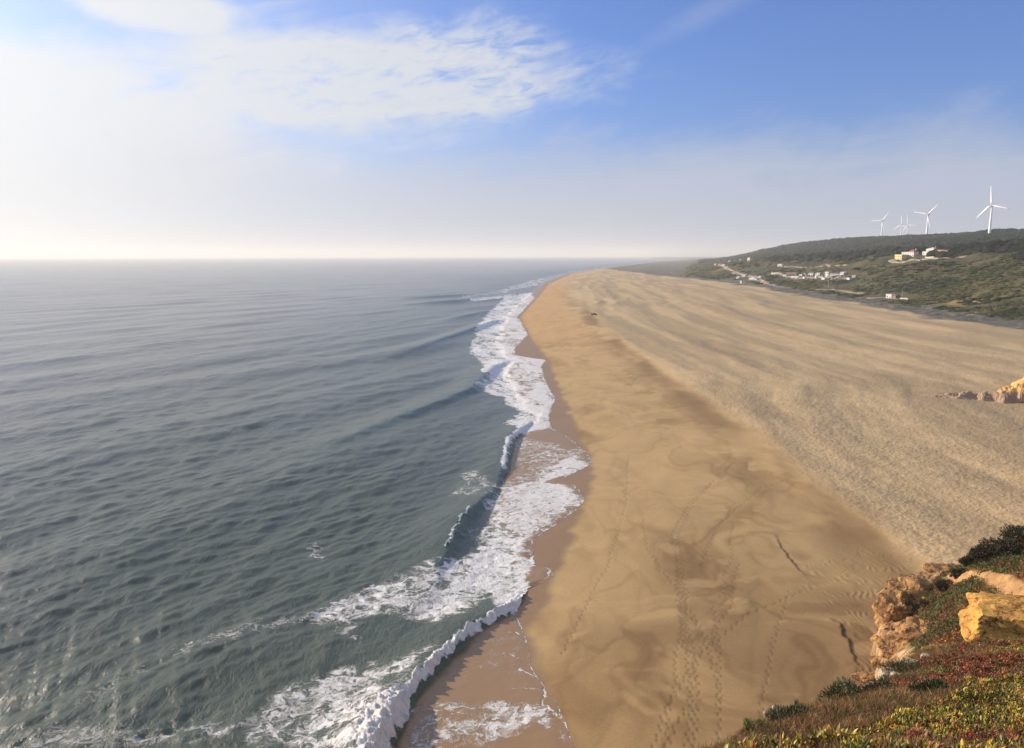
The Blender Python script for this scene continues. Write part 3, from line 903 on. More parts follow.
# the rocky point that juts into the beach further along
ax = np.linspace(118, 190, 340); ay = np.linspace(192, 236, 230)
OY, OX = np.meshgrid(ay, ax, indexing='ij')
prof = np.interp(OX, [118, 122, 126, 129, 133, 136, 137, 138, 141, 150, 165, 190], [-.3, 1.1, 1.5, 1.9, 2.4, 3.2, 4.6, 6.3, 7.0, 10, 12, 14])
front_y = np.interp(OX, [118, 126, 134, 139, 146, 160, 190], [213, 209.5, 207, 203, 200, 197, 192]) + .9 * fbm(OX / 3.5, OX * 0, 441, 3)
dfr = OY - front_y + .8 * fbm(OX / 2, OY / 2, 443, 3)
back = front_y + np.interp(OX, [118, 126, 136, 137.5, 146, 190], [6, 9, 9, 7, 12, 40]) - OY
up_ = sst(dfr, -.6, 1.2 + .25 * prof) * .62 + sst(dfr, .5 + .2 * prof, 3.2 + .5 * prof) * .38
OZ = prof * up_ * sst(back, -2, 6)
OZ = OZ + (fbm(OX / 2.2, OY / 2.2, 445, 4) * .75) * sst(OZ, .2, 2)
q = .9
st_ = OZ / q + .4 * fbm(OX / 6, OY / 6, 447, 2)
OZ = OZ * .45 + .55 * q * (np.floor(st_) + sst(st_ % 1, .5, .95))
GZo = terrain(OX, OY)
OZ = GZo - .5 + OZ
ome = grid_mesh('rocky_point', OX, OY, OZ, (OZ > GZo - .35)[:-1, :-1], smooth=False)
hh_ = OZ - GZo
nb = fbm(OX / 1.5, OY / 1.5, 451, 4)
oc = lerp3(np.ones(OX.shape + (3,)) * np.array([.40, .29, .20]), [.34, .23, .15], sst(nb + .3 * fbm(OZ * 1.5, OX * .04, 453, 2), -.1, .4))
oc = lerp3(oc, np.array([.62, .40, .15]), sst(hh_, 2.6, 3.4) * sst(OX, 135.5, 136.5))
oc = lerp3(oc, np.array([.055, .055, .022]), sst(hh_ - prof * .92 + .6 * nb, -.4, .4) * sst(OX, 137, 139))
oc = oc * (1 + .25 * nb[..., None])
cattr(ome, 'Col', np.clip(oc, .01, .8))
ome.materials.append(hm)
link('rocky_point', ome, None, label='layered yellow and dark rock outcrop running onto the open sand at the right edge', category='rock')

# ------------------------------------------------------------------ plants of the headland
prng = np.random.default_rng(21)


def basis(n):
    a = prng.normal(size=n.shape); a -= (a * n).sum(1, keepdims=True) * n
    a /= np.linalg.norm(a, axis=1, keepdims=True)
    return a, np.cross(n, a)


def leaf_soup(base, direc, length, width, col, bend=.15):
    """three sided tapering leaves: base points, directions, sizes, colours"""
    n = len(base)
    d = direc / np.linalg.norm(direc, axis=1, keepdims=True)
    a, b = basis(d)
    L = length[:, None]; W = width[:, None]
    mid = base + d * L * .55
    tip = base + d * L + np.array([0, 0, 1.0]) * L * bend
    V = np.empty((n, 7, 3))
    for i in range(3):
        th = i * 2 * math.pi / 3
        off = (a * math.cos(th) + b * math.sin(th)) * W
        V[:, i] = base + off * .6; V[:, 3 + i] = mid + off
    V[:, 6] = tip
    F = []
    for i in range(3):
        j = (i + 1) % 3
        F += [(i, j, 3 + j), (i, 3 + j, 3 + i), (3 + i, 3 + j, 6)]
    F = np.array(F)
    FF = (np.arange(n)[:, None, None] * 7 + F[None]).reshape(-1, 3)
    C = np.repeat(col, 7, 0)
    return V.reshape(-1, 3), FF, C


def blade_soup(base, direc, length, width, col):
    n = len(base)
    d = direc / np.linalg.norm(direc, axis=1, keepdims=True)
    a, b = basis(d)
    V = np.empty((n, 3, 3))
    V[:, 0] = base - a * width[:, None]; V[:, 1] = base + a * width[:, None]; V[:, 2] = base + d * length[:, None]
    return V.reshape(-1, 3), np.arange(n * 3).reshape(-1, 3), np.repeat(col, 3, 0)


def leafmat(name, rough=.5, trans=.25):
    m, g = material(name)
    c = g.n('ShaderNodeAttribute', attribute_name='Col').outputs['Color']
    a = g.n('ShaderNodeBsdfPrincipled', ins={'Base Color': c, 'Roughness': rough, 'Specular IOR Level': .35})
    b = g.n('ShaderNodeBsdfTranslucent', ins={'Color': c})
    g.n('ShaderNodeOutputMaterial', ins={0: g.n('ShaderNodeMixShader', ins={0: trans, 1: a.outputs[0], 2: b.outputs[0]}).outputs[0]})
    return m


M_leaf = leafmat('fleshy_leaves'); M_dryleaf = leafmat('dry_stems', .8, .2); M_shrub = leafmat('shrub_leaves', .6, .2)


def ground_pts(n, x0, x1, y0, y1, density_y=1.0):
    x = prng.uniform(x0, x1, n); y = y0 + (y1 - y0) * prng.random(n) ** density_y
    return x, y


def project(P):
    v = P - CAMP
    dz_ = v @ fw
    return 512 + FPX * (v @ rt) / dz_, 374 - FPX * (v @ up) / dz_


def soup_obj(name, parts, mat, **props):
    V = np.concatenate([p[0] for p in parts]); C = np.concatenate([p[2] for p in parts])
    F = []; o = 0
    for p in parts:
        F.append(p[1] + o); o += len(p[0])
    me = soup_mesh(name, V, np.concatenate(F))
    cattr(me, 'Col', C)
    return link(name, me, mat, **props)


def pick(cols, n, jitter=.18):
    cols = np.array(cols); c = cols[prng.integers(0, len(cols), n)]
    return np.clip(c * (1 + prng.normal(0, jitter, (n, 1))) * (1 + prng.normal(0, .06, (n, 3))), .004, .8)


# -- carpet by the camera
N = 150000
x, y = ground_pts(N, -1, 19, 3, 23)
z, out, _ = head(x, y)
ok = (out < .25) & (np.hypot(x, y) < 25)
x, y, z = x[ok], y[ok], z[ok]
P = np.stack([x, y, z], 1)
px, py = project(P)
ok = (px > 480) & (px < 1650) & (py < 1050) & (py > 560)
P = P[ok]; px = px[ok]; py = py[ok]; x, y = P[:, 0], P[:, 1]
# which plant grows where: patches in plan
n1_ = fbm(x / 1.7, y / 1.7, 461, 3); n2_ = fbm(x / .8, y / .8, 463, 3)
def blob(cx, cy, t, r):
    c_ = cp(cx, cy, t)
    return np.exp(-(((x - c_[0]) ** 2 + (y - c_[1]) ** 2) / r ** 2))
g_w = blob(960, 715, 10, 2.0) + blob(900, 735, 9.5, 1.2) + blob(1010, 700, 11, 1.5) + blob(880, 725, 10.5, .8) + .7 * blob(735, 735, 11.5, .5) + .8 * blob(745, 728, 11.8, .4) + .6 * blob(940, 690, 13, 1.2)
r_w = blob(985, 665, 16, 2.4) + blob(1020, 675, 14, 1.8) + .9 * blob(850, 745, 9.2, .7) + .8 * blob(905, 748, 8.4, .7) + .7 * blob(727, 742, 11, .5) + .7 * blob(1000, 745, 8, .5) + .7 * blob(925, 680, 14, .9)
b_w = blob(790, 725, 12, 1.8) + blob(830, 708, 13, 1.8) + blob(870, 700, 13.5, 1.6) + .6 * blob(760, 735, 11.5, 1.3) + .45 + .5 * blob(900, 670, 17, 1.5)
g_w = g_w * .7 + n1_ * .55 + n2_ * .35; r_w = r_w * .75 + .55 * fbm(x / 1.1, y / 1.1, 465, 3) + .05; b_w = b_w * .8 - .14 + .5 * fbm(x / .9, y / .9, 467, 3)
kind = np.argmax(np.stack([g_w, r_w, b_w]), 0)
parts = []
pr = prng
for kd, cols, nl, L0, W0 in ((0, [(.25, .25, .035), (.42, .36, .06), (.13, .15, .035), (.52, .38, .08), (.40, .18, .05), (.07, .09, .025), (.34, .28, .06), (.22, .12, .05)], 9, .048, .009),
                             (1, [(.36, .075, .05), (.24, .055, .04), (.46, .18, .07), (.14, .06, .04), (.22, .17, .05), (.08, .09, .03)], 9, .042, .0075)):
    m = kind == kd
    if kd == 0:
        m = m & (pr.random(len(m)) < .85)
    b = P[m]; n = len(b)
    cc = pick(cols, n)
    # neighbouring shoots share a tone
    tone = fbm(b[:, 0] / .35, b[:, 1] / .35, 470 + kd, 2)[:, None]
    cc = cc * (1 + .35 * tone)
    B = np.repeat(b, nl, 0) + pr.normal(0, .018, (n * nl, 3)); B[:, 2] += pr.uniform(.0, .07, n * nl) + np.repeat(np.maximum(tone[:, 0], -.2) * .12, nl)
    D = pr.normal(0, .62, (n * nl, 3)); D[:, 2] = np.abs(D[:, 2]) * .7 + .45
    C = np.clip(np.repeat(cc, nl, 0) * (1 + pr.normal(0, .14, (n * nl, 1))), .005, .8)
    parts.append(leaf_soup(B, D, L0 * pr.uniform(.6, 1.25, n * nl), W0 * pr.uniform(.8, 1.25, n * nl), C))
soup_obj('ice_plant_carpet', parts, M_leaf, kind='stuff', label='green, yellow and red fleshy ice plants covering the cliff top at the lower right', category='ground cover')
m = (kind == 2) | (pr.random(len(P)) < .14)
b = P[m]; n = len(b); nl = 13
B = np.repeat(b, nl, 0) + pr.normal(0, .03, (n * nl, 3)); B[:, 2] += pr.uniform(-.01, .03, n * nl)
D = pr.normal(0, .55, (n * nl, 3)); D[:, 2] = np.abs(D[:, 2]) + .5
tone = fbm(b[:, 0] / .5, b[:, 1] / .5, 475, 3)
cA_ = pick([(.26, .155, .065), (.17, .095, .042), (.36, .24, .11), (.10, .065, .035), (.24, .10, .05), (.10, .10, .035)], n) * (1 + .3 * tone[:, None])
C = np.clip(np.repeat(cA_, nl, 0) * (1 + pr.normal(0, .2, (n * nl, 1))), .005, .8)
hts = np.repeat(.10 + .05 * tone, nl)
parts = [blade_soup(B, D, hts * pr.uniform(.5, 1.3, n * nl), .0035 * pr.uniform(.7, 1.6, n * nl), C)]
soup_obj('dry_heath', parts, M_dryleaf, kind='stuff', label='brown dry heath and grass stems between the ice plants on the cliff top', category='ground cover')


def tuft(name, px_, py_, t, r, hgt, n, cols, label, cat, leafy=True, group=None, Lf=.07, Wf=.006):
    c0 = cp(px_, py_, t)
    z0 = float(head(np.array([c0[0]]), np.array([c0[1]]))[0][0])
    a = pr.uniform(0, 2 * math.pi, n); rr_ = r * np.sqrt(pr.random(n)); hh = np.sqrt(np.clip(1 - (rr_ / r) ** 2, 0, 1)) * hgt * pr.uniform(.1, 1.0, n) * (1 + .55 * fbm(np.cos(a) * rr_ / r * 1.6 + px_, np.sin(a) * rr_ / r * 1.6, 490, 2))
    B = np.stack([rr_ * np.cos(a), rr_ * np.sin(a), hh - .02], 1)
    rr_ = rr_ * (1 + .3 * np.sin(a * 3 + px_)); B[:, 0] = rr_ * np.cos(a); B[:, 1] = rr_ * np.sin(a)
    D = np.stack([np.cos(a) * rr_ / r, np.sin(a) * rr_ / r, .6 + .5 * pr.random(n)], 1) + pr.normal(0, .45, (n, 3))
    root = bpy.data.objects.new(name, None); COL.objects.link(root); root.location = (c0[0], c0[1], z0)
    root['label'] = label; root['category'] = cat
    if group:
        root['group'] = group
    C = pick(cols, n)
    o1 = soup_obj('foliage', [leaf_soup(B, D, Lf * pr.uniform(.7, 1.3, n), Wf * np.ones(n), C, .1)], M_leaf); o1.parent = root
    k = 26
    a = pr.uniform(0, 2 * math.pi, k); D = np.stack([np.cos(a) * r / hgt * .6, np.sin(a) * r / hgt * .6, np.ones(k)], 1)
    B = np.zeros((k, 3)) + [0, 0, -.03]
    o2 = soup_obj('stem', [leaf_soup(B, D, hgt * pr.uniform(.6, 1, k), np.full(k, .006), pick([(.12, .08, .05)], k), 0)], M_dryleaf); o2.parent = root
    return root


DG = [(.055, .080, .030), (.035, .050, .022), (.10, .12, .045), (.15, .15, .07)]
tuft('shrub', 846, 701, 14.0, .42, .36, 1500, DG, 'dark green spiky shrub highest on the cliff edge, under the pale rocks', 'shrub')
tuft('shrub', 797, 714, 12.9, .30, .25, 900, DG, 'grey green bush on the cliff edge, left of the tall dark shrub', 'shrub')
tuft('shrub', 781, 716, 12.7, .22, .22, 600, [(.10, .12, .06), (.14, .15, .08), (.06, .08, .04)], 'small grey green bush, left neighbour of the rounder one on the cliff edge', 'shrub')
tuft('shrub', 757, 728, 12.0, .24, .18, 700, [(.14, .18, .035), (.22, .24, .05), (.08, .11, .03)], 'low yellow green bush near the left tip of the planted cliff edge', 'shrub')
tuft('shrub', 905, 668, 16.8, .42, .26, 1200, DG, 'dark bush just below the small pale stones', 'shrub')
tuft('shrub', 935, 694, 12.6, .34, .20, 1100, [(.03, .05, .02), (.055, .075, .03)], 'dark green bush in the middle of the yellow green ice plants', 'shrub')
tuft('shrub', 885, 689, 14.0, .30, .22, 900, DG, 'dark bush right of the tall shrub, among brown stems', 'shrub')
# two seed heads standing above the edge
for (a_, b_, c_, lb) in ((773, 706, 12.6, 'round grey seed head on a stem, higher one above the cliff edge'), (765, 712, 12.4, 'seed head on a thin stem, lower left one above the cliff edge')):
    c0 = cp(a_ - 1, 722, c_); z0 = float(head(np.array([c0[0]]), np.array([c0[1]]))[0][0]); topz = cp(a_, b_, c_)[2]
    root = bpy.data.objects.new('seed_head_plant', None); COL.objects.link(root); root.location = (c0[0], c0[1], z0)
    root['label'] = lb; root['category'] = 'plant'
    hgt = max(topz - z0, .12)
    o = soup_obj('stem', [leaf_soup(np.zeros((1, 3)) - [0, 0, .02], np.array([[.05, 0, 1.0]]), np.array([hgt]), np.array([.008]), np.array([[.09, .11, .05]]), 0)], M_dryleaf); o.parent = root
    o = link('seed_head', rock_mesh('seed_head', .035, .035, .032, 5, 2, .2, 0), M_pale, root); o.location = (.05 * hgt, 0, hgt)

for px_, py_, t_, r_, sd_, mt_, lb_ in [
        (912, 604, 81.5, (3.0, 2.6, 2.4), 51, M_ochre, 'ochre rock at the upper end of the nose where the slope meets the rippled sand'),
        (900, 618, 80.5, (2.0, 2.0, 2.6), 52, M_ochre, 'ochre rock jutting furthest left over the rippled sand'),
        (897, 640, 79.0, (2.1, 1.8, 2.2), 53, M_ochre, 'ochre rock under the one jutting furthest left'),
        (925, 590, 84.0, (2.6, 2.2, 1.6), 54, M_ochre, 'ochre rock on the skyline between the nose and the dark bushes'),
        (912, 652, 77.0, (2.6, 2.2, 2.6), 55, M_ochre, 'broad ochre rock at the foot of the slope just above the pale stones'),
        (922, 640, 70.0, (1.9, 1.6, 1.8), 59, M_ochre, 'ochre rock half buried in scrub, inland of the broad one'),
        (906, 652, 71.0, (1.9, 1.6, 1.5), 60, M_ochre, 'rounded ochre rock directly above the pale stones'),
        (884, 664, 77.0, (1.3, 1.2, .7), 56, M_ochre, 'small ochre rock at the sand, lower than the other nose rocks'),
        (866, 679, 75.0, (1.2, 1.0, .6), 57, M_ochre, 'lowest small ochre rock, just above the cliff top shrubs'),
        (950, 578, 86.0, (2.4, 2.0, 1.2), 58, M_ochre, 'low ochre ledge left of the end of the orange path')]:
    c_ = cp(px_, py_, t_)
    o = link('rock_ledge', rock_mesh('rock_ledge', *r_, sd_, 5, .36, .45), mt_, label=lb_, category='rock', group='rocks of the cliff nose')
    o.location = c_; o.rotation_euler = (0, 0, sd_)

# pale stones at the top of the near edge
STONE_L = ['second pale stone from the left along the rim of the near cliff', 'third pale stone from the left along the rim', 'pale stone near the left end, set a little higher up the rim', 'small pale stone in the middle of the rim row, low down',
           'large pale stone in the middle of the rim row', 'pale stone furthest left on the rim of the near cliff', 'small pale stone right of the large middle one', 'large pale stone near the right end of the rim row', 'small pale stone beside the large one at the right end',
           'smallest low stone beneath the rim row', 'pale stone furthest right, left of the orange yellow rock']
for i, (a_, b_, t, s) in enumerate([(862, 676, 15.6, .16), (868, 681, 15.3, .12), (876, 672, 16.2, .15), (884, 676, 15.8, .10), (889, 668, 17.0, .17), (856, 684, 15.2, .13), (896, 673, 16.3, .12), (910, 664, 17.9, .16), (918, 667, 17.5, .11), (873, 685, 14.9, .10), (925, 662, 18.3, .15)]):
    put_rock('stone', a_, b_, t, (s * 1.3, s, s * .75), 30 + i, M_pale, STONE_L[i], i * .7, .25, 'pale stones along the rim', sub=3)

# -- scrub on the slope beyond
N = 95000
x = prng.uniform(22, 75, N); y = prng.uniform(28, 100, N)
z, out, _ = head(x, y)
ok = (out < -.5 + .5 * prng.random(N)) & (np.hypot(x, y) > 26) & (x < y * 1.15)
x, y, z, out = x[ok], y[ok], z[ok], out[ok]
d_, _, _ = sdist(x, y, PATHP[:, :2])
na = fbm(x / 4.5, y / 6, 421, 4); nb = fbm(x / 1.2, y / 1.2, 423, 4)
ok = (d_ > .9 + .4 * nb) & (nb > -.75) & (out < -1.8 - .7 * nb)
x, y, z, na, nb = x[ok], y[ok], z[ok], na[ok], nb[ok]
n = len(x); nl = 7
cc = pick([(.11, .115, .030), (.15, .14, .035), (.07, .075, .022), (.19, .15, .05)], n)
cr = pick([(.30, .13, .045), (.22, .09, .035), (.36, .19, .07), (.16, .09, .035)], n)
k = sst(na + .5 * nb + prng.normal(0, .15, n), -.3, .15)
dk = sst(nb - na * .6, .1, .6)
cc = lerp3(cc, cr, k) * (1 - .35 * dk[:, None])
B = np.repeat(np.stack([x, y, z], 1), nl, 0) + prng.normal(0, .10, (n * nl, 3)); B[:, 2] += prng.uniform(-.02, .22, n * nl) + np.repeat(np.maximum(nb, 0) * .55, nl)
D = prng.normal(0, .7, (n * nl, 3)); D[:, 2] = np.abs(D[:, 2]) + .25
C = np.clip(np.repeat(cc, nl, 0) * (1 + prng.normal(0, .2, (n * nl, 1))), .004, .8)
soup_obj('cliff_scrub', [blade_soup(B, D, prng.uniform(.10, .26, n * nl), prng.uniform(.025, .06, n * nl), C)], M_shrub, kind='stuff', label='low olive and rust coloured scrub over the slope below the headland', category='ground cover')
# taller dark bushes on the far shoulder of that slope
for i, (a_, b_, t, r_) in enumerate([(1010, 556, 80, 2.6), (992, 560, 79, 2.0), (1030, 548, 84, 3.2), (975, 566, 80, 1.4), (1048, 540, 86, 3.0), (962, 572, 79, 1.0), (948, 580, 78, 1.1), (935, 590, 76.5, .9)]):
    c0 = cp(a_, b_, t); z0 = float(head(np.array([c0[0]]), np.array([c0[1]]))[0][0])
    n = int(1500 * r_); u = prng.normal(size=(n, 3)); u /= np.linalg.norm(u, axis=1, keepdims=True); u[:, 2] = np.abs(u[:, 2])
    lum = 1 + .3 * fbm(u[:, 0] * 2.2 + i, u[:, 1] * 2.2 + u[:, 2], 480 + i, 3)
    B = u * (np.array([r_, r_, r_ * .62]) * (lum * prng.uniform(.72, 1.0, n) )[:, None])
    root = bpy.data.objects.new('bush', None); COL.objects.link(root); root.location = (c0[0], c0[1], z0 - .15)
    root['label'] = ['largest dark bush on the shoulder of the slope above the beach', 'dark rounded bush left of the largest one on the shoulder', 'tall dark bush touching the right edge of the photo', 'low dark bush at the left foot of the shoulder bushes', 'dark bush just past the right edge on the shoulder', 'small bush above the orange path end', 'small olive bush on the skyline of the near slope', 'lowest small bush above the pale nose of rock'][i]
    root['category'] = 'bush'
    C = pick([(.035, .036, .015), (.055, .045, .018), (.025, .026, .012), (.07, .05, .022)], n)
    o = soup_obj('foliage', [blade_soup(B, u + prng.normal(0, .5, (n, 3)), prng.uniform(.15, .32, n), prng.uniform(.04, .09, n), C)], M_shrub); o.parent = root
    k = 9
    D = prng.normal(0, .6, (k, 3)); D[:, 2] = 1
    o = soup_obj('stem', [leaf_soup(np.zeros((k, 3)), D, np.full(k, r_ * .5), np.full(k, .05), pick([(.10, .07, .045)], k), 0)], M_dryleaf); o.parent = root
# ------------------------------------------------------------------ woods and scrub on the hill
wrng = np.random.default_rng(31)


def template(sub, rough, seed, flat=.75):
    bm = bmesh.new(); bmesh.ops.create_icosphere(bm, subdivisions=sub, radius=1.0)
    co = np.array([v.co[:] for v in bm.verts]); F = np.array([[v.index for v in f.verts] for f in bm.faces]); bm.free()
    f = fbm(co[:, 0] * 1.7 + seed, co[:, 1] * 1.7 + co[:, 2] * 1.3, seed, 3)
    co = co * (1 + rough * f[:, None]) * [1, 1, flat]
    return co, F


TEMPL = [template(2, .45, i * 7 + 1) for i in range(6)]


def crowns(name, x, y, z, r, hgt, cols, mat, **props):
    Vs, Fs, Cs = [], [], []; off = 0
    ti = wrng.integers(0, len(TEMPL), len(x)); rot = wrng.uniform(0, 6.28, len(x))
    for k, (co, F) in enumerate(TEMPL):
        m = ti == k
        if not m.any():
            continue
        n = m.sum(); ca, sa = np.cos(rot[m]), np.sin(rot[m])
        X = (co[None, :, 0] * ca[:, None] - co[None, :, 1] * sa[:, None]) * r[m][:, None]
        Y = (co[None, :, 0] * sa[:, None] + co[None, :, 1] * ca[:, None]) * r[m][:, None]
        Z = co[None, :, 2] * hgt[m][:, None]
        V = np.stack([X + x[m][:, None], Y + y[m][:, None], Z + z[m][:, None]], -1)
        Vs.append(V.reshape(-1, 3)); Fs.append((F[None] + (np.arange(n) * len(co))[:, None, None]).reshape(-1, 3) + off)
        Cs.append(np.repeat(cols[m], len(co), 0)); off += n * len(co)
    me = soup_mesh(name, np.concatenate(Vs), np.concatenate(Fs)); cattr(me, 'Col', np.concatenate(Cs))
    return link(name, me, mat, **props)


M_crown, g = material('crown_foliage')
tco = g.n('ShaderNodeTexCoord').outputs['Object']
k1 = g.m('ADD', .45, g.m('MULTIPLY', g.noise(tco, .9, 4, .7), 1.1))
bc = g.mix(1.0, g.n('ShaderNodeAttribute', attribute_name='Col').outputs['Color'], g.n('ShaderNodeCombineXYZ', ins={0: k1, 1: k1, 2: k1}).outputs[0], 'MULTIPLY')
bp = g.n('ShaderNodeBump', ins={'Strength': 1.0, 'Distance': 1.2, 'Height': g.noise(tco, .8, 4, .7)})
g.n('ShaderNodeOutputMaterial', ins={0: g.n('ShaderNodeBsdfPrincipled', ins={'Base Color': bc, 'Roughness': .9, 'Normal': bp.outputs[0], 'Specular IOR Level': .15})})

N = 110000
y = 600 * (5200 / 600) ** wrng.random(N); x = wrng.uniform(.2, .85, N) * y
rw = wood_from(x, y)
rr = np.hypot(x, y)
m = (rr > rw + 40 * fbm(x / 60, y / 60, 501, 2)) & (x < 1450) & (x > .25 * y) & (fbm(x / 55, y / 55, 503, 3) > -.8)
x, y, rr = x[m], y[m], rr[m]
# keep the density even in plan, thinner far away
keep = wrng.random(len(x)) < np.clip((x * y) / (900 * 2000.) , .12, 1)
x, y, rr = x[keep][:26000], y[keep][:26000], rr[keep][:26000]
z = terrain(x, y)
r = wrng.uniform(3.5, 7.5, len(x)) * np.clip(rr / 2200, .8, 1.5)
t_ = fbm(x / 120, y / 120, 505, 3)[:, None]
base = np.array([.018, .028, .018]) * (1 + .35 * t_) * (1 + wrng.normal(0, .13, (len(x), 1)))
crowns('pine_wood', x, y, z + r * .3, r * 1.15, r * .9, np.clip(base, .006, .3), M_crown, kind='stuff', label='dark pine wood covering the ridge behind the beach', category='wood')

# scrub on the dunes below the wood
N = 52000
y = 380 * (3200 / 380) ** wrng.random(N); x = wrng.uniform(.17, .84, N) * y
rw = wood_from(x, y); rr = np.hypot(x, y)
veg_toe1 = np.interp(y, [0, 440, 870, 1150, 1480, 1870, 2400, 5000], [262, 268, 300, 318, 300, 296, 296, 700])
lim = .232 + .035 * wrng.random(len(x)) ** 2
m = (x > veg_toe1 + 34) & (rr < rw + 20) & (fbm(x / 30, y / 34, 507, 3) + .4 * fbm(x / 8, y / 8, 509, 2) > -.12 - .35 * sst(x / y, .42, .55)) & (x > lim * y)
x, y, rr = x[m], y[m], rr[m]
ROADS = [[(717, 264), (726, 267.5), (735, 272), (748, 276), (759, 279.5), (766, 282.5), (774, 286), (790, 287.5)], [(815, 289.5), (838, 290.5), (850, 292.5), (862, 294)],
         [(770, 273.6), (779, 273.6), (790, 277.8), (800, 277.8), (822, 278.6), (852, 278)], [(866, 298.5), (884, 298), (892, 298.8), (906, 299.8)],
         [(780, 266), (800, 267.5), (822, 266), (846, 266)], [(890, 260), (915, 260.3), (940, 258), (965, 257)]]
ROADW = [[np.array(hit(a, b))[:2] for a, b in R] for R in ROADS]
dr = np.full(len(x), 1e9)
for R in ROADW:
    dr = np.minimum(dr, sdist(x, y, R)[0])
SITES = [hit(a, b)[:2] for a, b in [(748, 280), (743, 276.5), (793, 278), (812, 276.5), (826, 277), (836, 277.5), (846, 277.5), (889, 298), (898, 259.5), (906, 257), (930, 256), (779, 266)]]
ds = np.full(len(x), 1e9)
for S in SITES:
    ds = np.minimum(ds, np.hypot((x - S[0]), (y - S[1]) * .45))
m = (dr > 9) & (ds > 20)
x, y, rr = x[m], y[m], rr[m]
z = terrain(x, y)
r = wrng.uniform(.9, 2.6, len(x)) * np.clip(rr / 900, .8, 1.6)
cc = lerp3(np.ones((len(x), 3)) * np.array([.066, .074, .024]), [.032, .044, .018], sst(fbm(x / 38, y / 46, 141, 4), -.1, .3))
cc = lerp3(cc, np.array([.105, .092, .036]), sst(fbm(x / 20, y / 24, 511, 3), .2, .6) * .8) * (1 + wrng.normal(0, .2, (len(x), 1)))
crowns('dune_scrub', x, y, z + r * .1, r * 1.45, r * .55, np.clip(cc, .006, .3), M_crown, kind='stuff', label='olive green scrub growing on the dunes below the wood', category='scrub')

# tracks: thin pale sheets following the ground
M_track = rock_mat('sandy_track', (.42, .33, .22), (.34, .26, .17), (.3, .22, .15), .4)


def ribbon(name, R, wdt, lift=.25):
    R = np.array(R); seg = np.hypot(*np.diff(R, axis=0).T); L = np.concatenate([[0], np.cumsum(seg)]); n = max(int(L[-1] / 6), 8)
    a = np.linspace(0, L[-1], n); X = np.interp(a, L, R[:, 0]); Y = np.interp(a, L, R[:, 1])
    tx, ty = np.gradient(X), np.gradient(Y); l_ = np.hypot(tx, ty); nx, ny = -ty / l_, tx / l_
    k = np.linspace(-1, 1, 5)[None] * (wdt / 2 * (1 + .25 * fbm(a / 20, a * 0, 521, 2)))[:, None]
    XX = X[:, None] + nx[:, None] * k; YY = Y[:, None] + ny[:, None] * k
    return link(name, grid_mesh(name, XX, YY, terrain(XX, YY) + lift), M_track, kind='structure')


for R, wd in zip(ROADW, (6.5, 5, 7, 4, 4, 5)):
    ribbon('track', R, wd)

# ------------------------------------------------------------------ simple builders for the far things


def flatmat(name, col, rough=.6, metal=0.0, noise=.12, nsc=1.5):
    m, g = material(name)
    t_ = g.n('ShaderNodeTexCoord').outputs['Object']
    k = g.m('ADD', 1 - noise / 2 * 1.0, g.m('MULTIPLY', g.m('SUBTRACT', g.noise(t_, nsc, 4), .5), noise * 2))
    bc = g.mix(1.0, col, g.n('ShaderNodeCombineXYZ', ins={0: k, 1: k, 2: k}).outputs[0], 'MULTIPLY')
    g.n('ShaderNodeOutputMaterial', ins={0: g.n('ShaderNodeBsdfPrincipled', ins={'Base Color': bc, 'Roughness': rough, 'Metallic': metal})})
    return m


M_white = flatmat('white_wall', (.66, .65, .62)); M_cream = flatmat('cream_wall', (.74, .68, .50)); M_yel = flatmat('yellow_wall', (.72, .60, .28))
M_red = flatmat('red_tiles', (.38, .12, .06)); M_grey = flatmat('grey_roof', (.42, .40, .40)); M_lav = flatmat('pale_roof', (.62, .59, .60)); M_brown = flatmat('brown_roof', (.20, .14, .11))
M_glass = flatmat('dark_glass', (.03, .035, .045), .15); M_tyre = flatmat('tyre', (.02, .02, .02), .9); M_wood = flatmat('weathered_wood', (.40, .36, .30)); M_door = flatmat('door_paint', (.16, .12, .09))
M_turb = flatmat('turbine_white', (.82, .82, .82), .4, 0, .04)


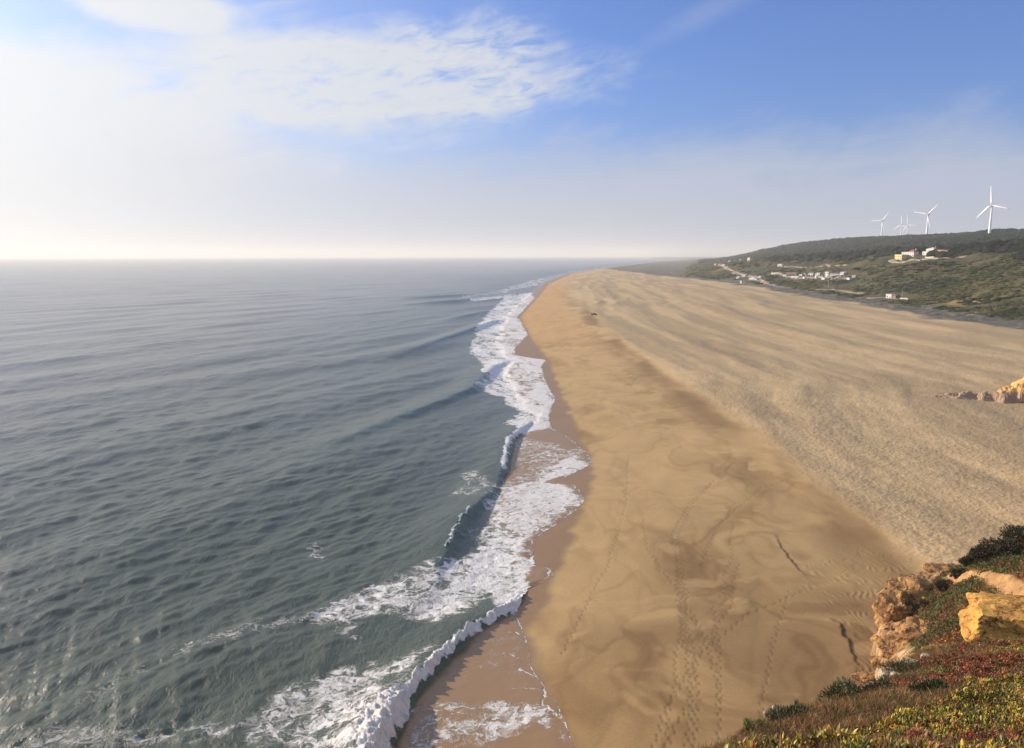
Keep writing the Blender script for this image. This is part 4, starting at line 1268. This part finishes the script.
class MB:
    def __init__(s): s.V = []; s.F = []; s.n = 0

    def poly(s, V, F):
        s.V += [tuple(v) for v in V]; s.F += [tuple(i + s.n for i in f) for f in F]; s.n += len(V)

    def box(s, x0, x1, y0, y1, z0, z1):
        s.poly([(x0, y0, z0), (x1, y0, z0), (x1, y1, z0), (x0, y1, z0), (x0, y0, z1), (x1, y0, z1), (x1, y1, z1), (x0, y1, z1)],
               [(0, 3, 2, 1), (4, 5, 6, 7), (0, 1, 5, 4), (1, 2, 6, 5), (2, 3, 7, 6), (3, 0, 4, 7)])

    def prism(s, outline, y0, y1):
        """outline in x, z extruded along y"""
        n = len(outline)
        s.poly([(x, y0, z) for x, z in outline] + [(x, y1, z) for x, z in outline],
               [tuple(range(n)), tuple(range(2 * n - 1, n - 1, -1))] + [((i + 1) % n, i, n + i, n + (i + 1) % n) for i in range(n)])

    def lathe(s, prof, seg=16, axis='z', at_=(0, 0, 0)):
        V = []
        for r_, h_ in prof:
            for i in range(seg):
                a = 2 * math.pi * i / seg
                p = (r_ * math.cos(a), r_ * math.sin(a), h_)
                if axis == 'y': p = (p[0], p[2], p[1])
                if axis == 'x': p = (p[2], p[0], p[1])
                V.append((p[0] + at_[0], p[1] + at_[1], p[2] + at_[2]))
        F = [(j * seg + i, j * seg + (i + 1) % seg, (j + 1) * seg + (i + 1) % seg, (j + 1) * seg + i) for j in range(len(prof) - 1) for i in range(seg)]
        F += [tuple(range(seg))[::-1], tuple(range((len(prof) - 1) * seg, len(prof) * seg))]
        s.poly(V, F)

    def build(s, name, mat, parent=None, bevel=0, smooth=False):
        me = bpy.data.meshes.new(name); me.from_pydata(s.V, [], s.F); me.validate()
        bm = bmesh.new(); bm.from_mesh(me); bmesh.ops.recalc_face_normals(bm, faces=bm.faces)
        if bevel:
            bmesh.ops.bevel(bm, geom=bm.edges[:], offset=bevel, segments=1, affect='EDGES', clamp_overlap=True)
        bm.to_mesh(me); bm.free()
        if smooth:
            me.polygons.foreach_set('use_smooth', np.full(len(me.polygons), True))
        return link(name, me, mat, parent)


def thing(name, label, cat, loc, rz=0., group=None):
    o = bpy.data.objects.new(name, None); COL.objects.link(o); o.location = loc; o.rotation_euler = (0, 0, rz)
    o['label'] = label; o['category'] = cat
    if group: o['group'] = group
    return o


def facing(p):
    """rotation that turns a thing's front (-y) to the camera side"""
    return -math.atan2(p[0], p[1])


def house(px, py, w_, d_, h_, wall, roofm, label, name='house', cat='house', roof='gable', rh=1.6, nwin=3, rz=0., sub=1.5, p=None, door=True, chimney=False):
    p = hit(px, py) if p is None else p
    R = thing(name, label, cat, (p[0], p[1], p[2] - .2), facing(p) - .75 + rz)
    b = MB(); b.box(-w_ / 2, w_ / 2, 0, d_, -sub, h_); b.build('wall', wall, R)
    r_ = MB(); e = .35
    if roof == 'gable':
        r_.poly([(-w_ / 2 - e, -e, h_ + .004), (w_ / 2 + e, -e, h_ + .004), (w_ / 2 + e, d_ + e, h_ + .004), (-w_ / 2 - e, d_ + e, h_ + .004), (-w_ / 2 - e, d_ / 2, h_ + rh), (w_ / 2 + e, d_ / 2, h_ + rh)],
                [(0, 1, 5, 4), (2, 3, 4, 5), (0, 4, 3), (1, 2, 5), (0, 3, 2, 1)])
    elif roof == 'hip':
        k = min(w_, d_) / 2
        r_.poly([(-w_ / 2 - e, -e, h_ + .004), (w_ / 2 + e, -e, h_ + .004), (w_ / 2 + e, d_ + e, h_ + .004), (-w_ / 2 - e, d_ + e, h_ + .004), (-w_ / 2 + k, d_ / 2, h_ + rh), (w_ / 2 - k + .01, d_ / 2, h_ + rh)],
                [(0, 1, 5, 4), (2, 3, 4, 5), (0, 4, 3), (1, 2, 5), (0, 3, 2, 1)])
    else:
        r_.box(-w_ / 2 - e, w_ / 2 + e, -e, d_ + e, h_ + .004, h_ + .35)
    ro = r_.build('roof', roofm, R)
    if chimney:
        c_ = MB(); c_.box(w_ * .2, w_ * .2 + .7, d_ * .6, d_ * .6 + .7, h_ + .4, h_ + rh + 1.0); c_.build('chimney', wall, ro)
    for i in range(nwin):
        x0 = -w_ / 2 + w_ * (i + .5) / nwin
        for lev in range(2 if h_ > 4.6 else 1):
            if door and i == nwin // 2 and lev == 0:
                continue
            f = MB(); z0 = 1.0 + 2.8 * lev; f.box(x0 - .55, x0 + .55, -.04, .05, z0, z0 + 1.2); wn = f.build('window', M_glass, R)
            s_ = MB(); s_.box(x0 - .65, x0 + .65, -.14, -.043, z0 - .1, z0 - .005); s_.build('sill', M_white, wn)
    if door:
        f = MB(); x0 = -w_ / 2 + w_ * (nwin // 2 + .5) / nwin; f.box(x0 - .5, x0 + .5, -.05, .05, 0, 2.1); f.build('door', M_door, R)
    return R


# village on the left of the dunes
house(751.5, 280, 11, 9, 3.2, M_white, M_lav, 'largest pale roofed beach building in the cluster by the sandy track', roof='hip', rh=2.0, nwin=4)
house(743.5, 277, 7, 7, 3.2, M_white, M_grey, 'small white house just left of the largest pale roofed beach building', rh=1.5, nwin=3)
house(755.5, 280, 5, 6, 2.6, M_white, M_grey, 'low white annex just right of the largest pale roofed beach building', roof='flat', nwin=2)
house(733, 274, 9, 6, 2.2, M_wood, M_white, 'long low building with a white roof edge, left end of the track cluster', roof='flat', nwin=3, name='low_building', cat='building')
house(740.8, 283.5, 3.2, 3, 3.8, M_cream, M_wood, 'narrow pale hut standing alone below the track cluster', roof='flat', nwin=1, door=True, name='hut', cat='hut')
house(762.5, 282, 5, 4, 2.2, M_wood, M_lav, 'small pale shed beside the track where it turns down to the right', roof='gable', rh=.8, nwin=1, name='shed', cat='shed')
house(723, 266, 8, 6, 3, M_white, M_grey, 'white house at the top end of the pale track', roof='gable', nwin=3)
house(748.5, 261.6, 7, 7, 8.5, M_cream, M_brown, 'tall narrow pale house against the wood above the track cluster', roof='gable', nwin=2, rh=2)
house(741, 260.5, 16, 7, 3, M_cream, M_grey, 'long pale house left of the tall narrow one against the wood', roof='gable', nwin=5)
house(729, 262, 8, 6, 3, M_cream, M_grey, 'small pale house against the wood, furthest left', roof='gable', nwin=2)
house(779.5, 266.3, 9, 5, 2.8, M_white, M_lav, 'pale building on the bare ground left of the car park', roof='gable', rh=1.2, nwin=3)
# car park group
house(775, 274.3, 15, 5, 2.4, M_white, M_white, 'long low white building furthest left of the car park', roof='flat', nwin=5, name='low_building', cat='building')
house(794.5, 278, 14, 6, 2.8, M_white, M_white, 'long bright white building with a brown shed behind it', roof='flat', nwin=5, name='low_building', cat='building')
house(791, 274.6, 20, 5, 2.4, M_brown, M_brown, 'long brown shed behind the bright white building', roof='gable', rh=1.2, nwin=4, name='shed', cat='shed')
house(826.5, 277, 5.5, 6, 6.2, M_white, M_white, 'tall bright white block in the middle of the car park', roof='flat', nwin=2, name='building', cat='building')
house(836, 275.6, 20, 8, 3.0, M_wood, M_glass, 'wide dark roofed building right of the tall white block', roof='gable', rh=2.0, nwin=5, name='building', cat='building')
house(810.5, 275.5, 8, 5, 2.6, M_white, M_grey, 'small white building with grey roof between the camper vans', roof='gable', rh=1, nwin=2)
house(800.5, 276.2, 4, 4, 2.6, M_white, M_lav, 'tiny white kiosk just behind the right end of the long bright building', roof='flat', nwin=1, name='kiosk', cat='kiosk')
house(817.5, 275.2, 7, 5, 2.6, M_white, M_grey, 'low white building left of the tall white block', roof='gable', rh=1.1, nwin=2)
house(842, 274.8, 6, 5, 2.8, M_white, M_lav, 'small pale building behind the right end of the dark roofed one', roof='gable', rh=1.1, nwin=2)
house(853.5, 277.6, 5, 4, 2.4, M_wood, M_grey, 'small grey shed furthest right of the car park', roof='gable', rh=.8, nwin=1, name='shed', cat='shed')
house(784.5, 276.6, 5, 4, 2.4, M_white, M_grey, 'small white shed left of the long bright white building', roof='gable', rh=.8, nwin=1, name='shed', cat='shed')
house(737.8, 278.4, 6, 4, 2.4, M_white, M_lav, 'low pale building below the long low one, left of the small white house', roof='gable', rh=.9, nwin=2)
house(759, 278.2, 6, 5, 2.6, M_white, M_lav, 'pale building above the track, right of the low white annex', roof='hip', rh=1.2, nwin=2)
house(715, 265.2, 6, 5, 2.8, M_white, M_grey, 'small white house left of the top end of the pale track', roof='gable', nwin=2)
# houses at the edge of the wood
house(898, 260, 10.5, 9, 6.6, M_yel, M_cream, 'yellow two storey house at the edge of the wood', roof='flat', nwin=3)
house(905.5, 256.5, 12, 8, 5.4, M_white, M_white, 'white house just right of the yellow house', roof='flat', nwin=3)
house(910.5, 256.5, 9, 8, 5.8, M_white, M_red, 'white house with a red tiled roof, right of the yellow house', roof='hip', rh=3.0, nwin=3, chimney=True)
house(929.5, 254.6, 11, 9, 6.6, M_white, M_cream, 'large white villa with pale roof near the wind turbines end of the hamlet', roof='hip', rh=1.8, nwin=4, chimney=True)
house(924.5, 255, 6.5, 6, 4.0, M_white, M_white, 'small white wing on the left side of the large villa', roof='flat', nwin=2)
house(941, 253, 15, 6, 3.0, M_cream, M_red, 'long low house with reddish roof right of the large villa', roof='gable', rh=1.3, nwin=5)
house(946, 253, 4, 5, 3.4, M_white, M_white, 'small bright white block at the right end of the hamlet', roof='flat', nwin=1)
# beach hut by the sand
house(888.5, 298.4, 6.0, 4.5, 3.6, M_white, M_white, 'white beach hut on the edge of the sand below the dunes', roof='flat', nwin=2, name='beach_hut', cat='hut')
house(894, 298.6, 3.6, 4.5, 3.0, M_brown, M_brown, 'dark shed right against the white beach hut', roof='gable', rh=.7, nwin=1, name='shed', cat='shed')


def wall_thing(a, b, hgt, mat, label, thick=.4):
    A_, B_ = hit(*a), hit(*b)
    L = np.hypot(*(B_ - A_)[:2]); n = max(int(L / 4), 3)
    mbx = MB(); V = []; F = []
    dx_, dy_ = (B_ - A_)[:2] / L
    nx, ny = -dy_ * thick / 2, dx_ * thick / 2
    for i in range(n + 1):
        x = (B_[0] - A_[0]) * i / n; y = (B_[1] - A_[1]) * i / n
        z0 = float(terrain(A_[0] + x, A_[1] + y)) - A_[2]
        V += [(x + nx, y + ny, z0 - .6), (x + nx, y + ny, z0 + hgt), (x - nx, y - ny, z0 + hgt), (x - nx, y - ny, z0 - .6)]
    for i in range(n):
        o = i * 4
        for j in range(4):
            F.append((o + j, o + (j + 1) % 4, o + 4 + (j + 1) % 4, o + 4 + j))
    F += [(0, 1, 2, 3), (4 * n + 3, 4 * n + 2, 4 * n + 1, 4 * n)]
    mbx.poly(V, F)
    o = mbx.build('wall', mat); o.location = A_
    o['label'] = label; o['category'] = 'wall'
    return o


wall_thing((868, 298), (884, 298), .9, M_wood, 'low pale fence wall leading left from the white beach hut', .3)
wall_thing((900, 300), (908, 300.4), 2.0, M_wood, 'short pale wall right of the dark shed by the sand', .5)
wall_thing((922, 259.5), (938, 259), .9, M_wood, 'pale terrace wall below the large white villa')
wall_thing((925, 257.4), (934, 257.2), 1.0, M_cream, 'upper white garden wall in front of the large white villa')
wall_thing((888, 261.2), (920, 260.6), .7, M_wood, 'long pale garden wall below the yellow house')


def post(px, py, hgt, label, arm=False):
    p = hit(px, py); R = thing('pole', label, 'pole', (p[0], p[1], p[2]))
    b = MB(); b.lathe([(.32, -.5), (.30, 1.0), (.24, hgt)], 8); b.build('shaft', M_wood, R)
    b = MB(); b.lathe([(.5, -.3), (.5, .15), (.34, .2)], 8); b.build('footing', M_grey, R)
    b = MB(); b.box(-.5, .5, -.15, .15, hgt, hgt + .5); b.build('head', M_grey, R)


post(902, 298.6, 6.2, 'thin pole standing right of the beach hut')
post(828.3, 287.5, 7, 'thin pole below the tall white block of the car park')
post(843.6, 277.5, 9, 'tall white pole at the right end of the dark roofed building')

# ------------------------------------------------------------------ vehicles


def wheels(R, xs, hw, r_):
    for x0 in xs:
        for s in (-1, 1):
            t_ = MB(); t_.lathe([(r_ * .6, -.11), (r_, -.10), (r_, .10), (r_ * .6, .11)], 14, 'y', (x0, s * hw, r_)); wo = t_.build('wheel', M_tyre, R)
            c_ = MB(); c_.lathe([(r_ * .55, s * .112), (r_ * .5, s * .13)], 10, 'y', (x0, s * hw, r_)); c_.build('rim', M_grey, wo)


def car(label, mat, loc, rz, group):
    R = thing('parked_car', label, 'car', loc, rz, group)
    b = MB(); b.prism([(-2.1, .35), (-2.15, .8), (-1.3, .98), (1.7, 1.0), (2.1, .85), (2.12, .35), (1.2, .28), (-1.2, .28)], -.85, .85); b.build('body', mat, R, .05)
    b = MB(); b.prism([(-1.25, .97), (-.55, 1.42), (.9, 1.46), (1.72, .99)], -.74, .74); b.build('cabin_glass', M_glass, R, .04)
    b = MB(); b.prism([(-.5, 1.425), (-.45, 1.48), (.85, 1.51), (.95, 1.462)], -.70, .70); b.build('roof', mat, R)
    wheels(R, (-1.3, 1.3), .80, .33)
    for s in (-1, 1):
        b = MB(); b.box(-2.17, -2.1, s * .55 - .18, s * .55 + .18, .62, .76); b.build('headlight', M_white, R)
    return R


def camper(label, loc, rz, group):
    R = thing('camper_van', label, 'camper van', loc, rz, group)
    b = MB(); b.prism([(-3.1, .45), (-3.15, 1.1), (-2.5, 1.35), (-2.0, 2.0), (-2.5, 2.3), (-2.3, 2.95), (3.1, 2.95), (3.1, .45)], -1.1, 1.1); b.build('body', M_white, R, .06)
    b = MB(); b.prism([(-2.54, 1.40), (-2.09, 1.98), (-2.05, 1.98), (-2.50, 1.36)], -.95, .95); b.build('windscreen', M_glass, R)
    for s in (-1, 1):
        b = MB(); b.box(-.2, 1.2, s * 1.105 - .01, s * 1.105 + .01, 1.6, 2.2); b.build('side_window', M_glass, R)
    wheels(R, (-2.0, 1.9), 1.02, .38)
    return R


def move(o, dxy):
    p = np.array([o.location[0] + dxy[0], o.location[1] + dxy[1]]); o.location = (p[0], p[1], float(terrain(p[0], p[1])) + .25)


carpaint = {'white': flatmat('white_paint', (.78, .78, .78), .3), 'grey': flatmat('grey_paint', (.30, .31, .33), .3, .4), 'dark': flatmat('dark_paint', (.04, .045, .06), .25), 'blue': flatmat('blue_paint', (.06, .10, .22), .25), 'red': flatmat('red_paint', (.35, .04, .03), .25)}


def copy_thing(root, loc, rz, label):
    r = root.copy(); COL.objects.link(r); r.location = loc; r.rotation_euler = (0, 0, rz); r['label'] = label
    for ch in list(root.children):
        c_ = ch.copy(); COL.objects.link(c_); c_.parent = r
        for gch in ch.children:
            d_ = gch.copy(); COL.objects.link(d_); d_.parent = c_
    return r


CP = [(740.5, 277.8, 'grey', 'grey car just below the small white house of the track cluster'), (756.6, 283, 'white', 'white car on the track below the small pale shed'), (770.5, 284.4, 'dark', 'dark car driving down the lower track'),
      (797, 280.2, 'white', 'white car in front of the right half of the long bright building'), (812.5, 279.6, 'white', 'white car between two camper vans, nearest the dunes'), (829, 281, 'grey', 'grey car at the front edge of the car park, left'), (838.5, 281.2, 'white', 'white car at the front edge of the car park, right'),
      (844.5, 280.4, 'white', 'white car below the tall white pole'), (775.5, 276.2, 'white', 'white car in front of the building furthest left of the car park'), (805, 274.6, 'white', 'white car left of the first camper van, behind the long bright building'), (818.5, 279.2, 'dark', 'dark car between the two front camper vans'),
      (831, 278.6, 'dark', 'dark car just right of the tall white block'), (833.2, 278.4, 'red', 'red car between dark cars below the dark roofed building'), (839.5, 278.4, 'blue', 'blue car at the foot of the dark roofed building'),
      (836.4, 279.4, 'white', 'single white car in front of the dark roofed building'), (842, 278.3, 'grey', 'grey car right of the blue one at the car park'), (846.5, 277.7, 'grey', 'grey car nearest the tall white pole'),
      (849.4, 277.6, 'dark', 'dark car at the right end of the car park'), (802.5, 277, 'grey', 'grey car just right of the long bright white building'), (787, 278.4, 'white', 'white car at the left end of the long bright white building'),
      (758, 280.8, 'white', 'white car parked by the low white annex'), (746.6, 281.4, 'grey', 'grey car in front of the largest pale roofed beach building'), (737.5, 275.4, 'white', 'white car between the long low building and the small white house'),
      (917.5, 259.4, 'grey', 'grey car on the lane between the villa and the red roofed house')]
protos = {}
for i, (a, b, k, lb) in enumerate(CP):
    p = hit(a, b); loc = (p[0], p[1], p[2] + .22); rz = facing(p) + (i % 5 - 2) * .25 + (1.57 if i % 4 == 1 else 0)
    if k not in protos:
        protos[k] = car(lb, carpaint[k], loc, rz, 'cars parked in the dunes')
    else:
        copy_thing(protos[k], loc, rz, lb)
VP = [(807.6, 277, 'camper van furthest left, beside the grey roofed building'), (816.2, 278.4, 'camper van in front of the small grey roofed building'), (820.8, 278.6, 'camper van just left of the tall white block'), (804.2, 279.4, 'camper van just right of the long bright white building, nearest the dunes'), (823.5, 280.2, 'camper van lowest in the cluster, below the tall white block'), (832, 280.2, 'camper van in front of the dark cars under the dark roofed building'), (848.5, 280.4, 'camper van parked alone right of the tall white pole')]
pv = None
for i, (a, b, lb) in enumerate(VP):
    p = hit(a, b); loc = (p[0], p[1], p[2] + .22); rz = facing(p) + (.2, -1.3, -.4, -1.2, -.9, -1.5, -1.0)[i]
    pv = pv or camper(lb, loc, rz, 'camper vans by the car park')
    if i:
        copy_thing(pv, loc, rz, lb)

# dark off-road pickup out on the open sand
p = at(594.2, 315, 4.1); p[2] = float(terrain(p[0], p[1]))
R = thing('beach_vehicle', 'small dark pickup standing alone on the open sand', 'vehicle', (p[0], p[1], p[2] + .0), 2.9)
b = MB(); b.prism([(-2.0, .45), (-2.05, .95), (-1.1, 1.05), (.3, 1.05), (.3, .85), (2.1, .85), (2.1, .45)], -.8, .8); b.build('body', carpaint['dark'], R, .04)
b = MB(); b.prism([(-1.1, 1.04), (-.6, 1.6), (.2, 1.62), (.35, 1.04)], -.72, .72); b.build('cab', M_glass, R, .04)
b = MB(); b.box(.4, 2.05, -.75, -.68, .86, 1.15); b.box(.4, 2.05, .68, .75, .86, 1.15); b.build('side_rail', carpaint['dark'], R)
wheels(R, (-1.3, 1.3), .78, .40)

# a lone walker near the water, far off
def person(px, py, label):
    p = at(px, py, 3.0); p[2] = float(terrain(p[0], p[1]))
    joints = [(0, 0, .92), (0, 0, 1.12), (0, 0, 1.38), (0, 0, 1.52), (0, -.01, 1.66), (.16, 0, 1.40), (.22, .05, 1.13), (.20, -.08, .90), (-.16, 0, 1.40), (-.22, -.03, 1.13), (-.20, -.14, .92),
              (.09, 0, .88), (.10, -.12, .50), (.10, -.06, .10), (.10, -.20, .04), (-.09, 0, .88), (-.10, .10, .50), (-.10, .24, .12), (-.10, .12, .05)]
    ed = [(0, 1), (1, 2), (2, 3), (3, 4), (2, 5), (5, 6), (6, 7), (2, 8), (8, 9), (9, 10), (0, 11), (11, 12), (12, 13), (13, 14), (0, 15), (15, 16), (16, 17), (17, 18)]
    rad = [.15, .14, .16, .06, .11, .07, .05, .035, .07, .05, .035, .10, .065, .045, .04, .10, .065, .045, .04]
    me = bpy.data.meshes.new('person'); me.from_pydata(joints, ed, [])
    o = link('person', me, flatmat('dark_clothes', (.05, .05, .06), .9), label=label, category='person')
    o.location = p
    md = o.modifiers.new('skin', 'SKIN'); me.skin_vertices.new() if not me.skin_vertices else None
    for i, r_ in enumerate(rad):
        me.skin_vertices[0].data[i].radius = (r_, r_ * .85)
    me.skin_vertices[0].data[0].use_root = True
    o.modifiers.new('sub', 'SUBSURF').levels = 1
    return o


person(552.5, 293, 'lone walker in dark clothes near the far water edge')

# ------------------------------------------------------------------ wind turbines
def turbine(hub, base_py, blade_px, dist_, angles, label, tower_extra=25):
    d = ray_dir(*hub); d = d / np.linalg.norm(d)
    Hp = CAMP + d * dist_
    s = dist_ / FPX
    Rb = blade_px * s
    gz = float(terrain(Hp[0], Hp[1]))
    R = thing('wind_turbine', label, 'wind turbine', (Hp[0], Hp[1], gz), facing(Hp) - .5)
    hh = Hp[2] - gz
    b = MB(); rb = 2.7; b.lathe([(rb, -2), (rb, .0), (1.6, hh - 1.2)], 20); b.build('tower', M_turb, R, 0, True)
    b = MB(); b.prism([(-1.6, -1.4), (-1.8, .6), (-1.2, 1.7), (1.2, 1.7), (1.8, .6), (1.6, -1.4)], -1.5, 7); nb_ = b.build('nacelle', M_turb, R, .2); nb_.location = (0, 0, hh)
    b = MB(); b.lathe([(.1, -4.6), (1.0, -4.0), (1.7, -3.0), (1.7, -1.55)], 16, 'y'); hb = b.build('hub', M_turb, R, 0, True); hb.location = (0, 0, hh)
    for a in angles:
        # blade: tapered airfoil plan, pointing up then turned
        st = [(.0, .9, .9), (.06, .9, .8), (.18, 2.3, .6), (.45, 1.7, .4), (.8, 1.0, .25), (1.0, .4, .1)]
        V = []; F = []
        for (t_, c_, th_) in st:
            for q in range(8):
                an = 2 * math.pi * q / 8
                V.append((c_ * math.cos(an) + (c_ - .9) * .35, th_ * math.sin(an) - 3.0, 1.0 + t_ * (Rb - 1.0)))
        for j in range(len(st) - 1):
            for q in range(8):
                F.append((j * 8 + q, j * 8 + (q + 1) % 8, (j + 1) * 8 + (q + 1) % 8, (j + 1) * 8 + q))
        F += [tuple(range(8))[::-1], tuple(range((len(st) - 1) * 8, len(st) * 8))]
        b = MB(); b.poly(V, F); bo = b.build('blade', M_turb, R, 0, True)
        bo.location = (0, 0, hh); bo.rotation_euler = (0, math.radians(a), 0)
    return R


turbine((992.1, 205), 230, 15.6, 1850, (-6, 105, 228), 'nearest and largest white wind turbine, furthest right on the ridge')
turbine((928.3, 214.5), 234, 12.6, 2380, (45, 283, 165), 'second largest white wind turbine, on the ridge above the villa')
turbine((882.6, 220.7), 238, 9.8, 2980, (38, 271, 165), 'white wind turbine furthest left on the ridge')
turbine((901.8, 224.6), 234, 8.6, 3500, (-3, 118, 238), 'faint far wind turbine, left one of the close pair')
turbine((907.9, 225.0), 234, 9.0, 3600, (-6, 94, 215), 'faint far wind turbine, right one of the close pair')

# ------------------------------------------------------------------ the air between
b = MB(); b.box(-34000, 34000, -3000, 42000, -14, 262)
hz, g = material('haze')
pvn = g.n('ShaderNodeVolumePrincipled', ins={'Color': (.93, .94, .92, 1), 'Density': .0001, 'Anisotropy': 0.2})
out = g.n('ShaderNodeOutputMaterial'); g.t.links.new(pvn.outputs[0], out.inputs['Volume'])
o = b.build('haze', hz); o['kind'] = 'stuff'
